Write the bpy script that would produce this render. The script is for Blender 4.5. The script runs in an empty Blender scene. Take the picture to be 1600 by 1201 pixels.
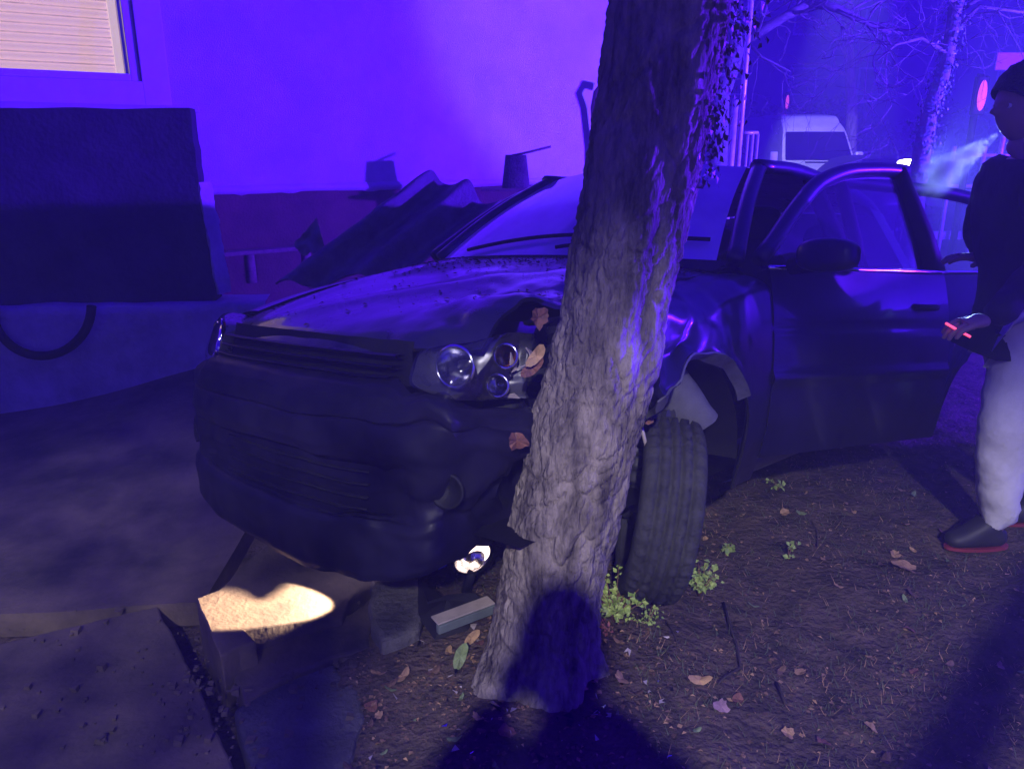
import bpy, bmesh, math, random
import numpy as np
from mathutils import Vector, Matrix, noise

random.seed(7)
SC = bpy.context.scene
COL = SC.collection
R_ = math.radians

# ------------------------------------------------------------------ camera
FPX, PITCH, CAMH = 1210.0, R_(17.0), 1.5
cam_d = bpy.data.cameras.new('camera')
cam_d.sensor_width = 36.0
cam_d.lens = 36.0 * FPX / 1600.0
cam_d.clip_start = 0.05
cam_d.clip_end = 400
cam = bpy.data.objects.new('camera', cam_d)
COL.objects.link(cam)
cam.location = (0, 0, CAMH)
cam.rotation_euler = (R_(90) - PITCH, 0, 0)
SC.camera = cam

# ------------------------------------------------------------------ world: night sky filled with blue emergency light
W = bpy.data.worlds.new('World')
SC.world = W
W.use_nodes = True
wn = W.node_tree.nodes
bgn = wn['Background']
bgn.inputs['Color'].default_value = (0.022, 0.002, 0.80, 1)
bgn.inputs['Strength'].default_value = 0.74

# ------------------------------------------------------------------ lamps (all outside the picture unless said)
def lamp(name, kind, loc, color, power, aim=None, size=None, radius=0.1, blend=0.3):
    d = bpy.data.lights.new(name, kind)
    d.color = color
    d.energy = power
    if kind == 'SPOT':
        d.spot_size = R_(size)
        d.spot_blend = blend
    d.shadow_soft_size = radius
    o = bpy.data.objects.new(name, d)
    COL.objects.link(o)
    o.location = loc
    if aim is not None:
        o.rotation_euler = (Vector(aim) - Vector(loc)).to_track_quat('-Z', 'Y').to_euler()
    return o

STREET = Vector((-0.25, -4.6, 4.6))
lamp('street_lamp_light', 'SPOT', STREET, (0.97, 0.90, 1.0), 2350, aim=(STREET.x, STREET.y, 0.0), size=128, radius=0.08, blend=0.14)
lamp('beacon_light', 'POINT', (12.0, 3.0, 2.0), (0.080, 0.006, 1.0), 33000, radius=0.12)
lamp('beacon_beam_light', 'SPOT', (11.5, 4.4, 2.2), (0.13, 0.060, 1.0), 15000, aim=(2.5, 10.2, 3.2), size=31, radius=0.2, blend=0.22)
lamp('fallen_fog_lamp_light', 'SPOT', (-0.235, 2.31, 0.225), (1.0, 0.72, 0.48), 520, aim=(-0.835, 2.168, 0.10), size=27, radius=0.006, blend=0.25)

lamp('smoke_fill_light', 'SPOT', (6.05, 11.75, 1.22), (0.34, 0.50, 1.0), 15000, aim=(1.62, 2.55, 1.42), size=12, radius=0.08, blend=0.6)  # added narrow spot, aimed to brighten the smoke plume
lamp('van_fill_light', 'SPOT', (4.2, 10.5, 5.2), (0.66, 0.60, 1.0), 7500, aim=(8.6, 21.5, 1.5), size=17, radius=0.1, blend=0.5)  # added spot without a fixture, brightens the van

# ------------------------------------------------------------------ render look
SC.view_settings.view_transform = 'Standard'
SC.view_settings.look = 'None'
SC.view_settings.exposure = 0.0
SC.view_settings.gamma = 1.0
SC.cycles.use_denoising = True
SC.cycles.max_bounces = 5
SC.cycles.use_adaptive_sampling = True
SC.cycles.adaptive_threshold = 0.03
SC.cycles.diffuse_bounces = 2
SC.cycles.glossy_bounces = 3
SC.cycles.transmission_bounces = 6
SC.cycles.transparent_max_bounces = 12
SC.cycles.volume_bounces = 0
SC.cycles.sample_clamp_indirect = 4.0
SC.cycles.caustics_reflective = False
SC.cycles.caustics_refractive = False

# ------------------------------------------------------------------ layout helpers (real positions from sight lines)
CF = Vector((0, math.cos(PITCH), -math.sin(PITCH)))
CU = Vector((0, math.sin(PITCH), math.cos(PITCH)))
CO = Vector((0, 0, CAMH))
def ray(px, py):
    return CF + Vector((1, 0, 0)) * ((px - 800) / FPX) + CU * ((600.5 - py) / FPX)
def G(px, py, z=0.0):
    d = ray(px, py); t = (z - CAMH) / d.z
    return CO + d * t
def YP(px, py, Y):
    d = ray(px, py); return CO + d * (Y / d.y)
WO = Vector((-2.9, 7.2, 0)); WD = Vector((0.84, 0.543, 0)).normalized(); WN = Vector((WD.y, -WD.x, 0))
def WP(px, py, off=0.0):
    """(s, z) on the house wall plane moved off metres towards the viewer"""
    d = ray(px, py); o = WO + WN * off
    t = (o - CO).dot(WN) / d.dot(WN)
    p = CO + d * t
    return (p - WO).dot(WD), p.z
def wall_pt(s, z, off=0.0):
    p = WO + WD * s + WN * off
    return Vector((p.x, p.y, z))

def hermite(x, xs, ys):
    """smooth monotone interpolation"""
    xs = np.asarray(xs, float); ys = np.asarray(ys, float)
    if xs[0] > xs[-1]: xs = xs[::-1]; ys = ys[::-1]
    x = min(max(x, xs[0]), xs[-1])
    i = min(max(int(np.searchsorted(xs, x)) - 1, 0), len(xs) - 2)
    d = np.diff(ys) / np.diff(xs)
    def m(k):
        if k == 0: return d[0]
        if k == len(xs) - 1: return d[-1]
        return 0.0 if d[k-1] * d[k] <= 0 else 2 * d[k-1] * d[k] / (d[k-1] + d[k])
    h = xs[i+1] - xs[i]; t = (x - xs[i]) / h
    return float((2*t**3-3*t**2+1)*ys[i] + (t**3-2*t**2+t)*h*m(i) + (-2*t**3+3*t**2)*ys[i+1] + (t**3-t**2)*h*m(i+1))

def nz(x, y, z=0.0): return noise.noise(Vector((x, y, z)))
def fbm(x, y, z=0.0, o=4): return noise.fractal(Vector((x, y, z)), 1.0, 2.0, o)

# ------------------------------------------------------------------ materials
MATS = {}
def mat(name, color, rough=0.7, metal=0.0, var=0.25, scale=8.0, bump=0.0, bscale=40.0, coat=0.0, spec=0.5,
        color2=None, emit=None, estr=0.0, mixlo=0.35, mixhi=0.65, stretch=(1, 1, 1), alpha=1.0, trans=0.0, rvar=0.15):
    if name in MATS: return MATS[name]
    m = bpy.data.materials.new(name); m.use_nodes = True
    nt = m.node_tree; N = nt.nodes; L = nt.links
    b = N['Principled BSDF']
    tc = N.new('ShaderNodeTexCoord'); mp = N.new('ShaderNodeMapping')
    mp.inputs['Scale'].default_value = stretch
    L.new(tc.outputs['Object'], mp.inputs['Vector'])
    n1 = N.new('ShaderNodeTexNoise'); n1.inputs['Scale'].default_value = scale; n1.inputs['Detail'].default_value = 7
    n1.inputs['Roughness'].default_value = 0.65
    L.new(mp.outputs[0], n1.inputs['Vector'])
    cr = N.new('ShaderNodeValToRGB')
    c = Vector(color[:3])
    c2 = Vector(color2[:3]) if color2 is not None else c * (1 - var)
    c1 = c if color2 is not None else c * (1 + var)
    cr.color_ramp.elements[0].position = mixlo; cr.color_ramp.elements[1].position = mixhi
    cr.color_ramp.elements[0].color = (*c2, 1); cr.color_ramp.elements[1].color = (*c1, 1)
    L.new(n1.outputs['Fac'], cr.inputs['Fac']); L.new(cr.outputs['Color'], b.inputs['Base Color'])
    mr = N.new('ShaderNodeMapRange'); mr.inputs['To Min'].default_value = max(0.02, rough - rvar); mr.inputs['To Max'].default_value = min(1, rough + rvar)
    n2 = N.new('ShaderNodeTexNoise'); n2.inputs['Scale'].default_value = bscale; n2.inputs['Detail'].default_value = 8
    L.new(mp.outputs[0], n2.inputs['Vector'])
    L.new(n1.outputs['Fac'], mr.inputs['Value']); L.new(mr.outputs[0], b.inputs['Roughness'])
    b.inputs['Metallic'].default_value = metal
    b.inputs['Specular IOR Level'].default_value = spec
    b.inputs['Coat Weight'].default_value = coat
    b.inputs['Coat Roughness'].default_value = 0.06
    b.inputs['Alpha'].default_value = alpha
    b.inputs['Transmission Weight'].default_value = trans
    if bump > 0:
        bp = N.new('ShaderNodeBump'); bp.inputs['Strength'].default_value = bump; bp.inputs['Distance'].default_value = 0.02
        L.new(n2.outputs['Fac'], bp.inputs['Height']); L.new(bp.outputs[0], b.inputs['Normal'])
    if emit is not None:
        b.inputs['Emission Color'].default_value = (*emit, 1); b.inputs['Emission Strength'].default_value = estr
    MATS[name] = m
    return m

def glass_mat(name, tint, dirt, dirt_col=(0.35, 0.35, 0.35), rough=0.03, dscale=3.0, tshare=0.5, sheen=None):
    """thin glazing: clear pass, mirror sheen and a dusty film"""
    if name in MATS: return MATS[name]
    m = bpy.data.materials.new(name); m.use_nodes = True
    nt = m.node_tree; N = nt.nodes; L = nt.links; N.clear()
    out = N.new('ShaderNodeOutputMaterial')
    tr = N.new('ShaderNodeBsdfTransparent'); tr.inputs['Color'].default_value = (*tint, 1)
    gl = N.new('ShaderNodeBsdfGlossy'); gl.inputs['Roughness'].default_value = rough; gl.inputs['Color'].default_value = (0.9, 0.9, 0.9, 1)
    fr = N.new('ShaderNodeFresnel'); fr.inputs['IOR'].default_value = 1.75
    m1 = N.new('ShaderNodeMixShader'); L.new(fr.outputs[0], m1.inputs[0]); L.new(tr.outputs[0], m1.inputs[1]); L.new(gl.outputs[0], m1.inputs[2])
    d0 = N.new('ShaderNodeBsdfDiffuse'); d0.inputs['Color'].default_value = (*dirt_col, 1)
    d1 = N.new('ShaderNodeBsdfTranslucent'); d1.inputs['Color'].default_value = (*dirt_col, 1)
    df = N.new('ShaderNodeMixShader'); df.inputs[0].default_value = tshare; L.new(d0.outputs[0], df.inputs[1]); L.new(d1.outputs[0], df.inputs[2])
    tc = N.new('ShaderNodeTexCoord'); nn = N.new('ShaderNodeTexNoise'); nn.inputs['Scale'].default_value = dscale; nn.inputs['Detail'].default_value = 8
    L.new(tc.outputs['Object'], nn.inputs['Vector'])
    mr = N.new('ShaderNodeMapRange'); mr.inputs['From Min'].default_value = 0.3; mr.inputs['From Max'].default_value = 0.7
    mr.inputs['To Min'].default_value = dirt * 0.7; mr.inputs['To Max'].default_value = dirt * 1.25
    L.new(nn.outputs['Fac'], mr.inputs['Value'])
    m2 = N.new('ShaderNodeMixShader'); L.new(mr.outputs[0], m2.inputs[0]); L.new(m1.outputs[0], m2.inputs[1]); L.new(df.outputs[0], m2.inputs[2])
    top = m2
    if sheen:
        f2 = N.new('ShaderNodeFresnel'); f2.inputs['IOR'].default_value = sheen
        top = N.new('ShaderNodeMixShader'); L.new(f2.outputs[0], top.inputs[0]); L.new(m2.outputs[0], top.inputs[1]); L.new(gl.outputs[0], top.inputs[2])
    L.new(top.outputs[0], out.inputs['Surface'])
    MATS[name] = m
    return m

def emit_mat(name, color, strength):
    return mat(name, (0.6, 0.6, 0.6), 0.4, emit=color, estr=strength)

M_STUCCO = mat('stucco', (0.62, 0.60, 0.60), 0.9, var=0.13, scale=1.6, bump=0.6, bscale=110)
M_PLINTH = mat('plinth_render', (0.115, 0.06, 0.048), 0.9, var=0.3, scale=3, bump=0.4, bscale=50)
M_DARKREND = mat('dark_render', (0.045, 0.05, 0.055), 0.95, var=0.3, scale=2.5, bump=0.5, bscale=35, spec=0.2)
M_CONC = mat('concrete', (0.165, 0.125, 0.095), 0.9, color2=(0.045, 0.038, 0.034), scale=2.2, bump=0.22, bscale=60, spec=0.25)
M_CONC_D = mat('concrete_dark', (0.10, 0.095, 0.09), 0.92, var=0.35, scale=5, bump=0.6, bscale=50, spec=0.2)
M_CONC_L = mat('concrete_pale', (0.42, 0.42, 0.42), 0.9, var=0.25, scale=3, bump=0.4, bscale=45, spec=0.25)
M_SOIL = mat('soil', (0.13, 0.095, 0.07), 0.97, color2=(0.05, 0.042, 0.032), scale=9, bump=1.0, bscale=45, spec=0.1)
M_WHITE = mat('white_frame', (0.72, 0.72, 0.72), 0.4, var=0.05)
M_PAINT = mat('car_paint', (0.008, 0.007, 0.030), 0.34, var=0.3, scale=5, coat=0.35, spec=0.40, rvar=0.12, bump=0.05, bscale=9)
M_PAINT_D = mat('car_paint_dusty', (0.028, 0.026, 0.05), 0.30, color2=(0.010, 0.009, 0.03), scale=6, coat=0.5, spec=0.5, rvar=0.14, bump=0.10, bscale=16)
M_PLASTIC = mat('black_plastic', (0.010, 0.010, 0.012), 0.6, var=0.2, scale=20, bump=0.15, bscale=180, spec=0.2)
M_BUMPER = mat('bumper_paint', (0.014, 0.012, 0.030), 0.46, color2=(0.005, 0.005, 0.013), scale=5, coat=0.03, bump=0.06, bscale=18, spec=0.14)
M_RUBBER = mat('tyre_rubber', (0.045, 0.045, 0.047), 0.85, var=0.3, scale=15, bump=0.3, bscale=90, spec=0.25)
M_STEEL = mat('wheel_steel', (0.10, 0.10, 0.11), 0.5, metal=0.7, var=0.35, scale=10)
M_CHROME = mat('bright_metal', (0.75, 0.75, 0.78), 0.12, metal=1.0, var=0.1)
M_REFL = mat('lamp_reflector', (0.80, 0.80, 0.83), 0.09, metal=1.0, var=0.12, scale=25, bump=0.12, bscale=30)
M_LENS = glass_mat('lamp_lens', (0.93, 0.93, 0.95), 0.03, rough=0.02)
M_AMBER = mat('amber_lamp', (0.40, 0.12, 0.05), 0.2, var=0.2, coat=0.6)
M_SCREEN = glass_mat('windscreen_glass', (0.45, 0.46, 0.5), 0.88, (0.84, 0.84, 0.86), rough=0.04, dscale=2.0, tshare=0.12, sheen=1.9)
M_SIDEGL = glass_mat('side_glass', (0.62, 0.62, 0.70), 0.10, (0.35, 0.35, 0.4), rough=0.02)
M_SEAT = mat('seat_cloth', (0.03, 0.03, 0.035), 0.9, var=0.2, bump=0.2, bscale=120)
M_BARK = mat('bark', (0.36, 0.31, 0.26), 0.95, color2=(0.065, 0.054, 0.050), scale=8, stretch=(2.4, 2.4, 0.7), bump=0.9, bscale=34, spec=0.15, mixlo=0.33, mixhi=0.68)
M_BARK2 = mat('pale_bark', (0.17, 0.17, 0.17), 0.9, var=0.3, scale=9, bump=0.5, bscale=40, spec=0.2)
M_IVY = mat('ivy_leaf', (0.05, 0.085, 0.035), 0.4, var=0.4, scale=12, spec=0.6)
M_IVY2 = mat('ivy_leaf_pale', (0.10, 0.20, 0.17), 0.45, var=0.4, scale=9, spec=0.5)
M_WEED = mat('weed_leaf', (0.40, 0.52, 0.12), 0.5, color2=(0.15, 0.25, 0.05), scale=30, spec=0.4)
M_STEM = mat('weed_stem', (0.20, 0.10, 0.06), 0.7, var=0.3)
M_LEAF_TAN = mat('leaf_tan', (0.34, 0.21, 0.10), 0.7, var=0.35, scale=40, bump=0.3, bscale=120)
M_LEAF_RED = mat('leaf_red', (0.24, 0.10, 0.06), 0.65, color2=(0.12, 0.055, 0.04), scale=50, bump=0.3, bscale=120)
M_LEAF_YEL = mat('leaf_yellow', (0.46, 0.29, 0.12), 0.6, var=0.25, scale=40)
M_LEAF_BRN = mat('leaf_brown', (0.13, 0.075, 0.045), 0.8, var=0.4, scale=40, bump=0.3, bscale=120)
M_LEAF_GRN = mat('leaf_green', (0.16, 0.22, 0.08), 0.6, var=0.3, scale=40)
M_GRASS = mat('grass_blade', (0.07, 0.10, 0.035), 0.7, var=0.4, scale=15)
M_TWIG = mat('twig', (0.045, 0.032, 0.026), 0.9, var=0.3, scale=30)
M_ASPH = mat('asphalt', (0.05, 0.05, 0.052), 0.85, var=0.25, scale=5, bump=0.3, bscale=90)
M_VANW = mat('van_white', (0.66, 0.66, 0.66), 0.35, var=0.05, coat=0.3)
M_VGLASS = mat('van_glass', (0.012, 0.012, 0.015), 0.08, var=0.1, spec=0.5)
M_GALV = mat('galvanised', (0.62, 0.62, 0.63), 0.4, metal=0.2, var=0.12, scale=15)
M_SHEET = mat('corrugated_cement', (0.12, 0.12, 0.13), 0.75, var=0.3, scale=6, bump=0.4, bscale=60)
M_PLANK = mat('weathered_plank', (0.20, 0.15, 0.13), 0.85, var=0.3, scale=5, stretch=(1, 8, 8), bump=0.4, bscale=40)
M_SKIN = mat('skin', (0.30, 0.19, 0.15), 0.55, var=0.08)
M_JACKET = mat('black_jacket', (0.012, 0.012, 0.015), 0.85, var=0.2, scale=6, bump=0.4, bscale=16)
M_TROUS = mat('pale_trousers', (0.70, 0.69, 0.70), 0.9, var=0.1, scale=6, bump=0.5, bscale=10)
M_HAIR = mat('dark_hair', (0.012, 0.010, 0.009), 0.7, var=0.3, bump=0.5, bscale=120)
M_SHOE = mat('dark_shoe', (0.02, 0.02, 0.024), 0.6, var=0.2)
M_SOLE = mat('red_sole', (0.22, 0.03, 0.04), 0.5, var=0.1)
M_HEDGE = mat('hedge_leaf', (0.035, 0.055, 0.028), 0.7, var=0.4, scale=6)
M_FARWALL = mat('far_render', (0.16, 0.15, 0.15), 0.9, var=0.15, scale=1)
M_TRIM = mat('pale_trim', (0.42, 0.36, 0.34), 0.5, var=0.2, scale=12)
M_TRIMG = mat('grey_trim', (0.13, 0.16, 0.16), 0.6, var=0.2, scale=12)

# ------------------------------------------------------------------ mesh helpers
def mk(name, verts, faces, material, parent=None, smooth=True, loc=None):
    me = bpy.data.meshes.new(name)
    me.from_pydata([tuple(v) for v in verts], [], faces)
    if isinstance(material, (list, tuple)):
        for q in material: me.materials.append(q)
    else: me.materials.append(material)
    me.validate(); me.update()
    if smooth: me.polygons.foreach_set('use_smooth', [True] * len(me.polygons))
    o = bpy.data.objects.new(name, me)
    COL.objects.link(o)
    if parent is not None: o.parent = parent
    if loc is not None: o.location = loc
    return o
def empty(name, loc=(0, 0, 0)):
    o = bpy.data.objects.new(name, None); o.empty_display_size = 0.1
    COL.objects.link(o); o.location = loc
    return o
def tag(o, label=None, cat=None, group=None, kind=None):
    if label: o['label'] = label
    if cat: o['category'] = cat
    if group: o['group'] = group
    if kind: o['kind'] = kind
    return o
def bevel(o, w=0.01, seg=2):
    m = o.modifiers.new('b', 'BEVEL'); m.width = w; m.segments = seg; m.limit_method = 'ANGLE'; m.angle_limit = R_(40)
    return o
def solid(o, t):
    m = o.modifiers.new('s', 'SOLIDIFY'); m.thickness = t; m.offset = -1
    e = o.modifiers.new('e', 'EDGE_SPLIT'); e.split_angle = R_(50)
    return o
def grid(name, fn, nu, nv, material, parent=None, closed_u=False, keep=None, smooth=True):
    V = [fn(i / (nu if closed_u else nu - 1), j / (nv - 1)) for j in range(nv) for i in range(nu)]
    F = []
    for j in range(nv - 1):
        for i in range(nu if closed_u else nu - 1):
            a = j * nu + i; b = j * nu + (i + 1) % nu
            F.append((a, b, b + nu, a + nu))
    return mk(name, V, F, material, parent, smooth)
def box_geo(x0, x1, y0, y1, z0, z1):
    V = [(x0, y0, z0), (x1, y0, z0), (x1, y1, z0), (x0, y1, z0), (x0, y0, z1), (x1, y0, z1), (x1, y1, z1), (x0, y1, z1)]
    F = [(0, 3, 2, 1), (4, 5, 6, 7), (0, 1, 5, 4), (1, 2, 6, 5), (2, 3, 7, 6), (3, 0, 4, 7)]
    return V, F
def box(name, a, b, material, parent=None, bev=0.0):
    V, F = box_geo(min(a[0], b[0]), max(a[0], b[0]), min(a[1], b[1]), max(a[1], b[1]), min(a[2], b[2]), max(a[2], b[2]))
    o = mk(name, V, F, material, parent, smooth=False)
    if bev: bevel(o, bev)
    return o
def tube_geo(pts, radii, seg=8, cap=True):
    pts = [Vector(p) for p in pts]
    if not hasattr(radii, '__len__'): radii = [radii] * len(pts)
    V, F = [], []
    up = Vector((0, 0, 1))
    prev = None
    for i, p in enumerate(pts):
        t = (pts[min(i + 1, len(pts) - 1)] - pts[max(i - 1, 0)])
        if t.length < 1e-9: t = Vector((0, 0, 1))
        t.normalize()
        if prev is None:
            a = t.cross(up if abs(t.z) < 0.9 else Vector((1, 0, 0))).normalized()
        else:
            a = (prev - t * prev.dot(t))
            a = a.normalized() if a.length > 1e-6 else t.orthogonal().normalized()
        prev = a
        b = t.cross(a)
        for k in range(seg):
            th = 2 * math.pi * k / seg
            V.append(p + (a * math.cos(th) + b * math.sin(th)) * radii[i])
    for i in range(len(pts) - 1):
        for k in range(seg):
            q = i * seg + k; r = i * seg + (k + 1) % seg
            F.append((q, r, r + seg, q + seg))
    if cap:
        F.append(tuple(range(seg - 1, -1, -1)))
        F.append(tuple(range((len(pts) - 1) * seg, len(pts) * seg)))
    return V, F
def tube(name, pts, radii, material, parent=None, seg=8):
    V, F = tube_geo(pts, radii, seg)
    return mk(name, V, F, material, parent)
def merge(parts):
    V, F = [], []
    for v, f in parts:
        n = len(V); V += [tuple(p) for p in v]; F += [tuple(i + n for i in q) for q in f]
    return V, F
def lathe_geo(profile, seg=40, M=None):
    """profile of (radius, axial) turned round local X"""
    V, F = [], []
    n = len(profile)
    for k in range(seg):
        th = 2 * math.pi * k / seg
        for r, a in profile:
            p = Vector((a, r * math.cos(th), r * math.sin(th)))
            V.append(M @ p if M else p)
    for k in range(seg):
        for i in range(n - 1):
            a = k * n + i; b = ((k + 1) % seg) * n + i
            F.append((a, b, b + 1, a + 1))
    return V, F
def prism(name, poly, z0, z1, material, parent=None, bev=0.0, zf=None, rough=0.0):
    """poly: ground points (Vector); z1 top; optional edge roughness by subdividing"""
    pts = []
    n = len(poly)
    for i in range(n):
        a, b = Vector(poly[i]), Vector(poly[(i + 1) % n])
        k = max(1, int((b - a).length / 0.05)) if rough else 1
        for j in range(k):
            p = a.lerp(b, j / k)
            if rough: p = p + Vector((nz(p.x * 14, p.y * 14, 1), nz(p.x * 14, p.y * 14, 5), 0)) * rough
            pts.append(p)
    n = len(pts)
    bm = bmesh.new()
    top = [bm.verts.new((p.x, p.y, (zf(p.x, p.y) if zf else 0) + z1)) for p in pts]
    bot = [bm.verts.new((p.x, p.y, (zf(p.x, p.y) if zf else 0) + z0)) for p in pts]
    bm.faces.new(top); bm.faces.new(bot[::-1])
    for i in range(n): bm.faces.new((top[i], bot[i], bot[(i + 1) % n], top[(i + 1) % n]))
    bmesh.ops.recalc_face_normals(bm, faces=bm.faces)
    me = bpy.data.meshes.new(name); bm.to_mesh(me); bm.free()
    me.materials.append(material)
    o = bpy.data.objects.new(name, me); COL.objects.link(o)
    if parent: o.parent = parent
    if bev: bevel(o, bev)
    return o

# ------------------------------------------------------------------ ground
TREE_B = Vector((0.0855, 1.95, 0.0))
def trunk_c(z):
    return Vector((hermite(z, [-0.3, 0.0, 0.33, 0.73, 1.08, 1.40, 1.82, 4.6], [0.06, 0.085, 0.124, 0.187, 0.255, 0.313, 0.362, 0.70]), 1.95, z))
def trunk_r(z):
    return hermite(z, [-0.3, 0.0, 0.18, 0.4, 0.75, 1.1, 1.5, 1.9, 4.6], [0.27, 0.190, 0.158, 0.152, 0.150, 0.136, 0.138, 0.140, 0.10])
def g0(x, y):
    z = 0.0
    if y > 2.5: z -= 0.17 * (1 - math.exp(-((y - 2.5) / 2.2) ** 2))
    z += 0.45 * math.exp(-((x + 1.3) ** 2 + (y - 5.2) ** 2) / 1.62)
    z += 0.05 * math.exp(-((x - 0.1) ** 2 + (y - 1.95) ** 2) / 0.16)
    if x > 3 or y > 6: z -= 0.0
    return z
def left_t(x, y):
    """1 on the paved left, 0 on the soil"""
    e = -0.52 + 0.10 * (y - 1.8)
    return min(1, max(0, (e - x) / 0.12)) if y < 7.5 else 0
def gz(x, y):
    z = g0(x, y)
    r = math.hypot(x - 1, y - 2.5)
    a = 1.0 if r < 8 else 0.3
    lt = left_t(x, y)
    z += (0.034 * nz(x * 1.7, y * 1.7) + 0.012 * fbm(x * 7, y * 7, 2, 3)) * a * (1 - 0.6 * lt)
    z -= 0.09 * lt
    return z
def axis_pts(lo, hi, dense_lo, dense_hi, fine, coarse):
    p = []; v = lo
    while v < hi:
        p.append(v)
        v += fine if dense_lo <= v < dense_hi else (fine * 4 if dense_lo - 3 <= v < dense_hi + 3 else coarse)
    p.append(hi)
    return p
gx = axis_pts(-45, 60, -1.6, 3.2, 0.025, 1.5)
gy = axis_pts(-12, 110, 1.0, 4.6, 0.025, 1.5)
V = [(x, y, gz(x, y)) for y in gy for x in gx]
nx_ = len(gx)
F = [(j * nx_ + i, j * nx_ + i + 1, (j + 1) * nx_ + i + 1, (j + 1) * nx_ + i) for j in range(len(gy) - 1) for i in range(nx_ - 1)]
tag(mk('ground', V, F, M_SOIL), kind='structure')

# street beyond
def sheet(name, x0, x1, y0, y1, z, material):
    o = mk(name, [(x0, y0, z), (x1, y0, z), (x1, y1, z), (x0, y1, z)], [(0, 1, 2, 3)], material, smooth=False)
    tag(o, kind='structure'); return o
sheet('road', -40, 58, 15.0, 30.0, -0.12, M_ASPH)
for nm, ya, yb in (('kerb', 14.85, 15.0), ('far_kerb', 30.0, 30.15)):
    k = box(nm, (-40, ya, -0.3), (58, yb, -0.02), M_CONC_L, bev=0.02); tag(k, kind='structure')

# ------------------------------------------------------------------ broken concrete on the left
def gp_list(l, z): return [G(a, b, z) for a, b in l]
zl = lambda x, y: g0(x, y) if y > 2.6 else 0.0
apron = [G(245, 946), G(306, 1062), G(366, 1204), Vector((-0.72, 1.2, 0)), Vector((-3.2, 0.8, 0)), Vector((-3.2, 2.05, 0)), G(0, 1005)]
tag(prism('concrete_slab', apron, -0.14, 0.0, M_CONC, bev=0.008, rough=0.012), 'large flat pitted concrete slab filling the lower left foreground', 'slab')
def apron2(u, v):
    # paved ground rising to the parapet foot
    a = Vector((-3.4, 2.08, 0)).lerp(Vector((-1.06, 2.325, 0)), u)
    b = Vector((-4.4, 5.6, 0)).lerp(Vector((-1.2, 5.6, 0)), u)
    p = a.lerp(b, v)
    return (p.x, p.y, g0(p.x, p.y) + 0.004 + 0.006 * nz(p.x * 3, p.y * 3))
o = grid('concrete_apron', apron2, 60, 70, M_CONC); solid(o, 0.09)
tag(o, 'stained concrete apron rising towards the dark parapet wall on the left', 'paving')
chunk = gp_list([(308, 955), (345, 1030), (372, 1012), (402, 1001), (381, 985), (455, 963), (532, 942), (548, 905), (585, 872), (520, 832), (440, 835), (372, 905), (345, 936)], 0.10)
tag(prism('broken_slab', chunk, -0.2, 0.10, M_CONC, bev=0.006, rough=0.008, zf=lambda x, y: (-0.78 - x) * 0.22), 'broken concrete block lit by the warm lamp below the bumper', 'slab')
lower = gp_list([(352, 1036), (405, 1008), (470, 985), (545, 958), (585, 930), (575, 1010), (520, 1026), (440, 1060), (385, 1098)], 0.02)
tag(prism('broken_slab', lower, -0.2, 0.02, M_CONC, bev=0.01, rough=0.015), 'brown slab fragment in front of the lamp-lit concrete block', 'slab')
grey = gp_list([(366, 1108), (440, 1066), (518, 1036), (560, 1076), (572, 1120), (548, 1180), (520, 1235), (400, 1235)], 0.012)
tag(prism('broken_slab', grey, -0.2, 0.012, M_CONC_D, bev=0.012, rough=0.015), 'dark grey rounded slab fragment beside the leaf litter at bottom', 'slab')
rub = gp_list([(585, 905), (640, 880), (668, 925), (655, 985), (600, 1010), (575, 960)], 0.06)
tag(prism('rubble_block', rub, -0.2, 0.07, M_CONC_D, bev=0.02, rough=0.03), 'rough dark rubble block between the lit slab and tree', 'rubble')

rnd = random.Random(41); cr_ = []
for i in range(420):
    px_, py_ = rnd.choice(((rnd.gauss(590, 45), rnd.gauss(1000, 45)), (rnd.gauss(470, 70), rnd.gauss(1050, 40)), (rnd.gauss(330, 40), rnd.gauss(1060, 70)), (rnd.gauss(180, 110), rnd.gauss(1080, 80)), (rnd.gauss(620, 30), rnd.gauss(900, 30))))
    p = G(px_, py_, 0.0); q = rnd.choice((rnd.uniform(.002, .006), rnd.uniform(.003, .014)))
    p.z = (0.004 if px_ < 360 else 0.0) + q * .3 + (0.012 if 366 < px_ < 575 and py_ > 1040 else 0)
    vs = [p + Vector((a * q * rnd.uniform(.5, 1.1), b * q * rnd.uniform(.5, 1.1), c * q * rnd.uniform(.4, .9))) for a in (-1, 1) for b in (-1, 1) for c in (-1, 1)]
    cr_.append((vs, [(0, 1, 3, 2), (4, 6, 7, 5), (0, 4, 5, 1), (2, 3, 7, 6), (0, 2, 6, 4), (1, 5, 7, 3)]))
Vv, Ff = merge(cr_)
tag(mk('concrete_crumbs', Vv, Ff, M_CONC, smooth=False), 'loose concrete crumbs around the broken slabs', 'rubble', kind='stuff')

# ------------------------------------------------------------------ house with lit window
house = empty('house', wall_pt(0, 0))
def wl(s, z, off=0.0):
    p = wall_pt(s, z, off) - house.location
    return (p.x, p.y, p.z)
def wall_box(name, s0, s1, z0, z1, o0, o1, material, parent, bev=0.0, loc0=None):
    V = [wl(s, z, o) for z in (z0, z1) for (s, o) in ((s0, o0), (s1, o0), (s1, o1), (s0, o1))]
    F = [(0, 1, 2, 3), (4, 7, 6, 5), (0, 4, 5, 1), (1, 5, 6, 2), (2, 6, 7, 3), (3, 7, 4, 0)]
    ob = mk(name, V, F, material, parent, smooth=False)
    bm = bmesh.new(); bm.from_mesh(ob.data); bmesh.ops.recalc_face_normals(bm, faces=bm.faces); bm.to_mesh(ob.data); bm.free()
    if bev: bevel(ob, bev)
    return ob
WS1, WZ0 = WP(203, 121)           # lower right corner of the lit blind
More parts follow.
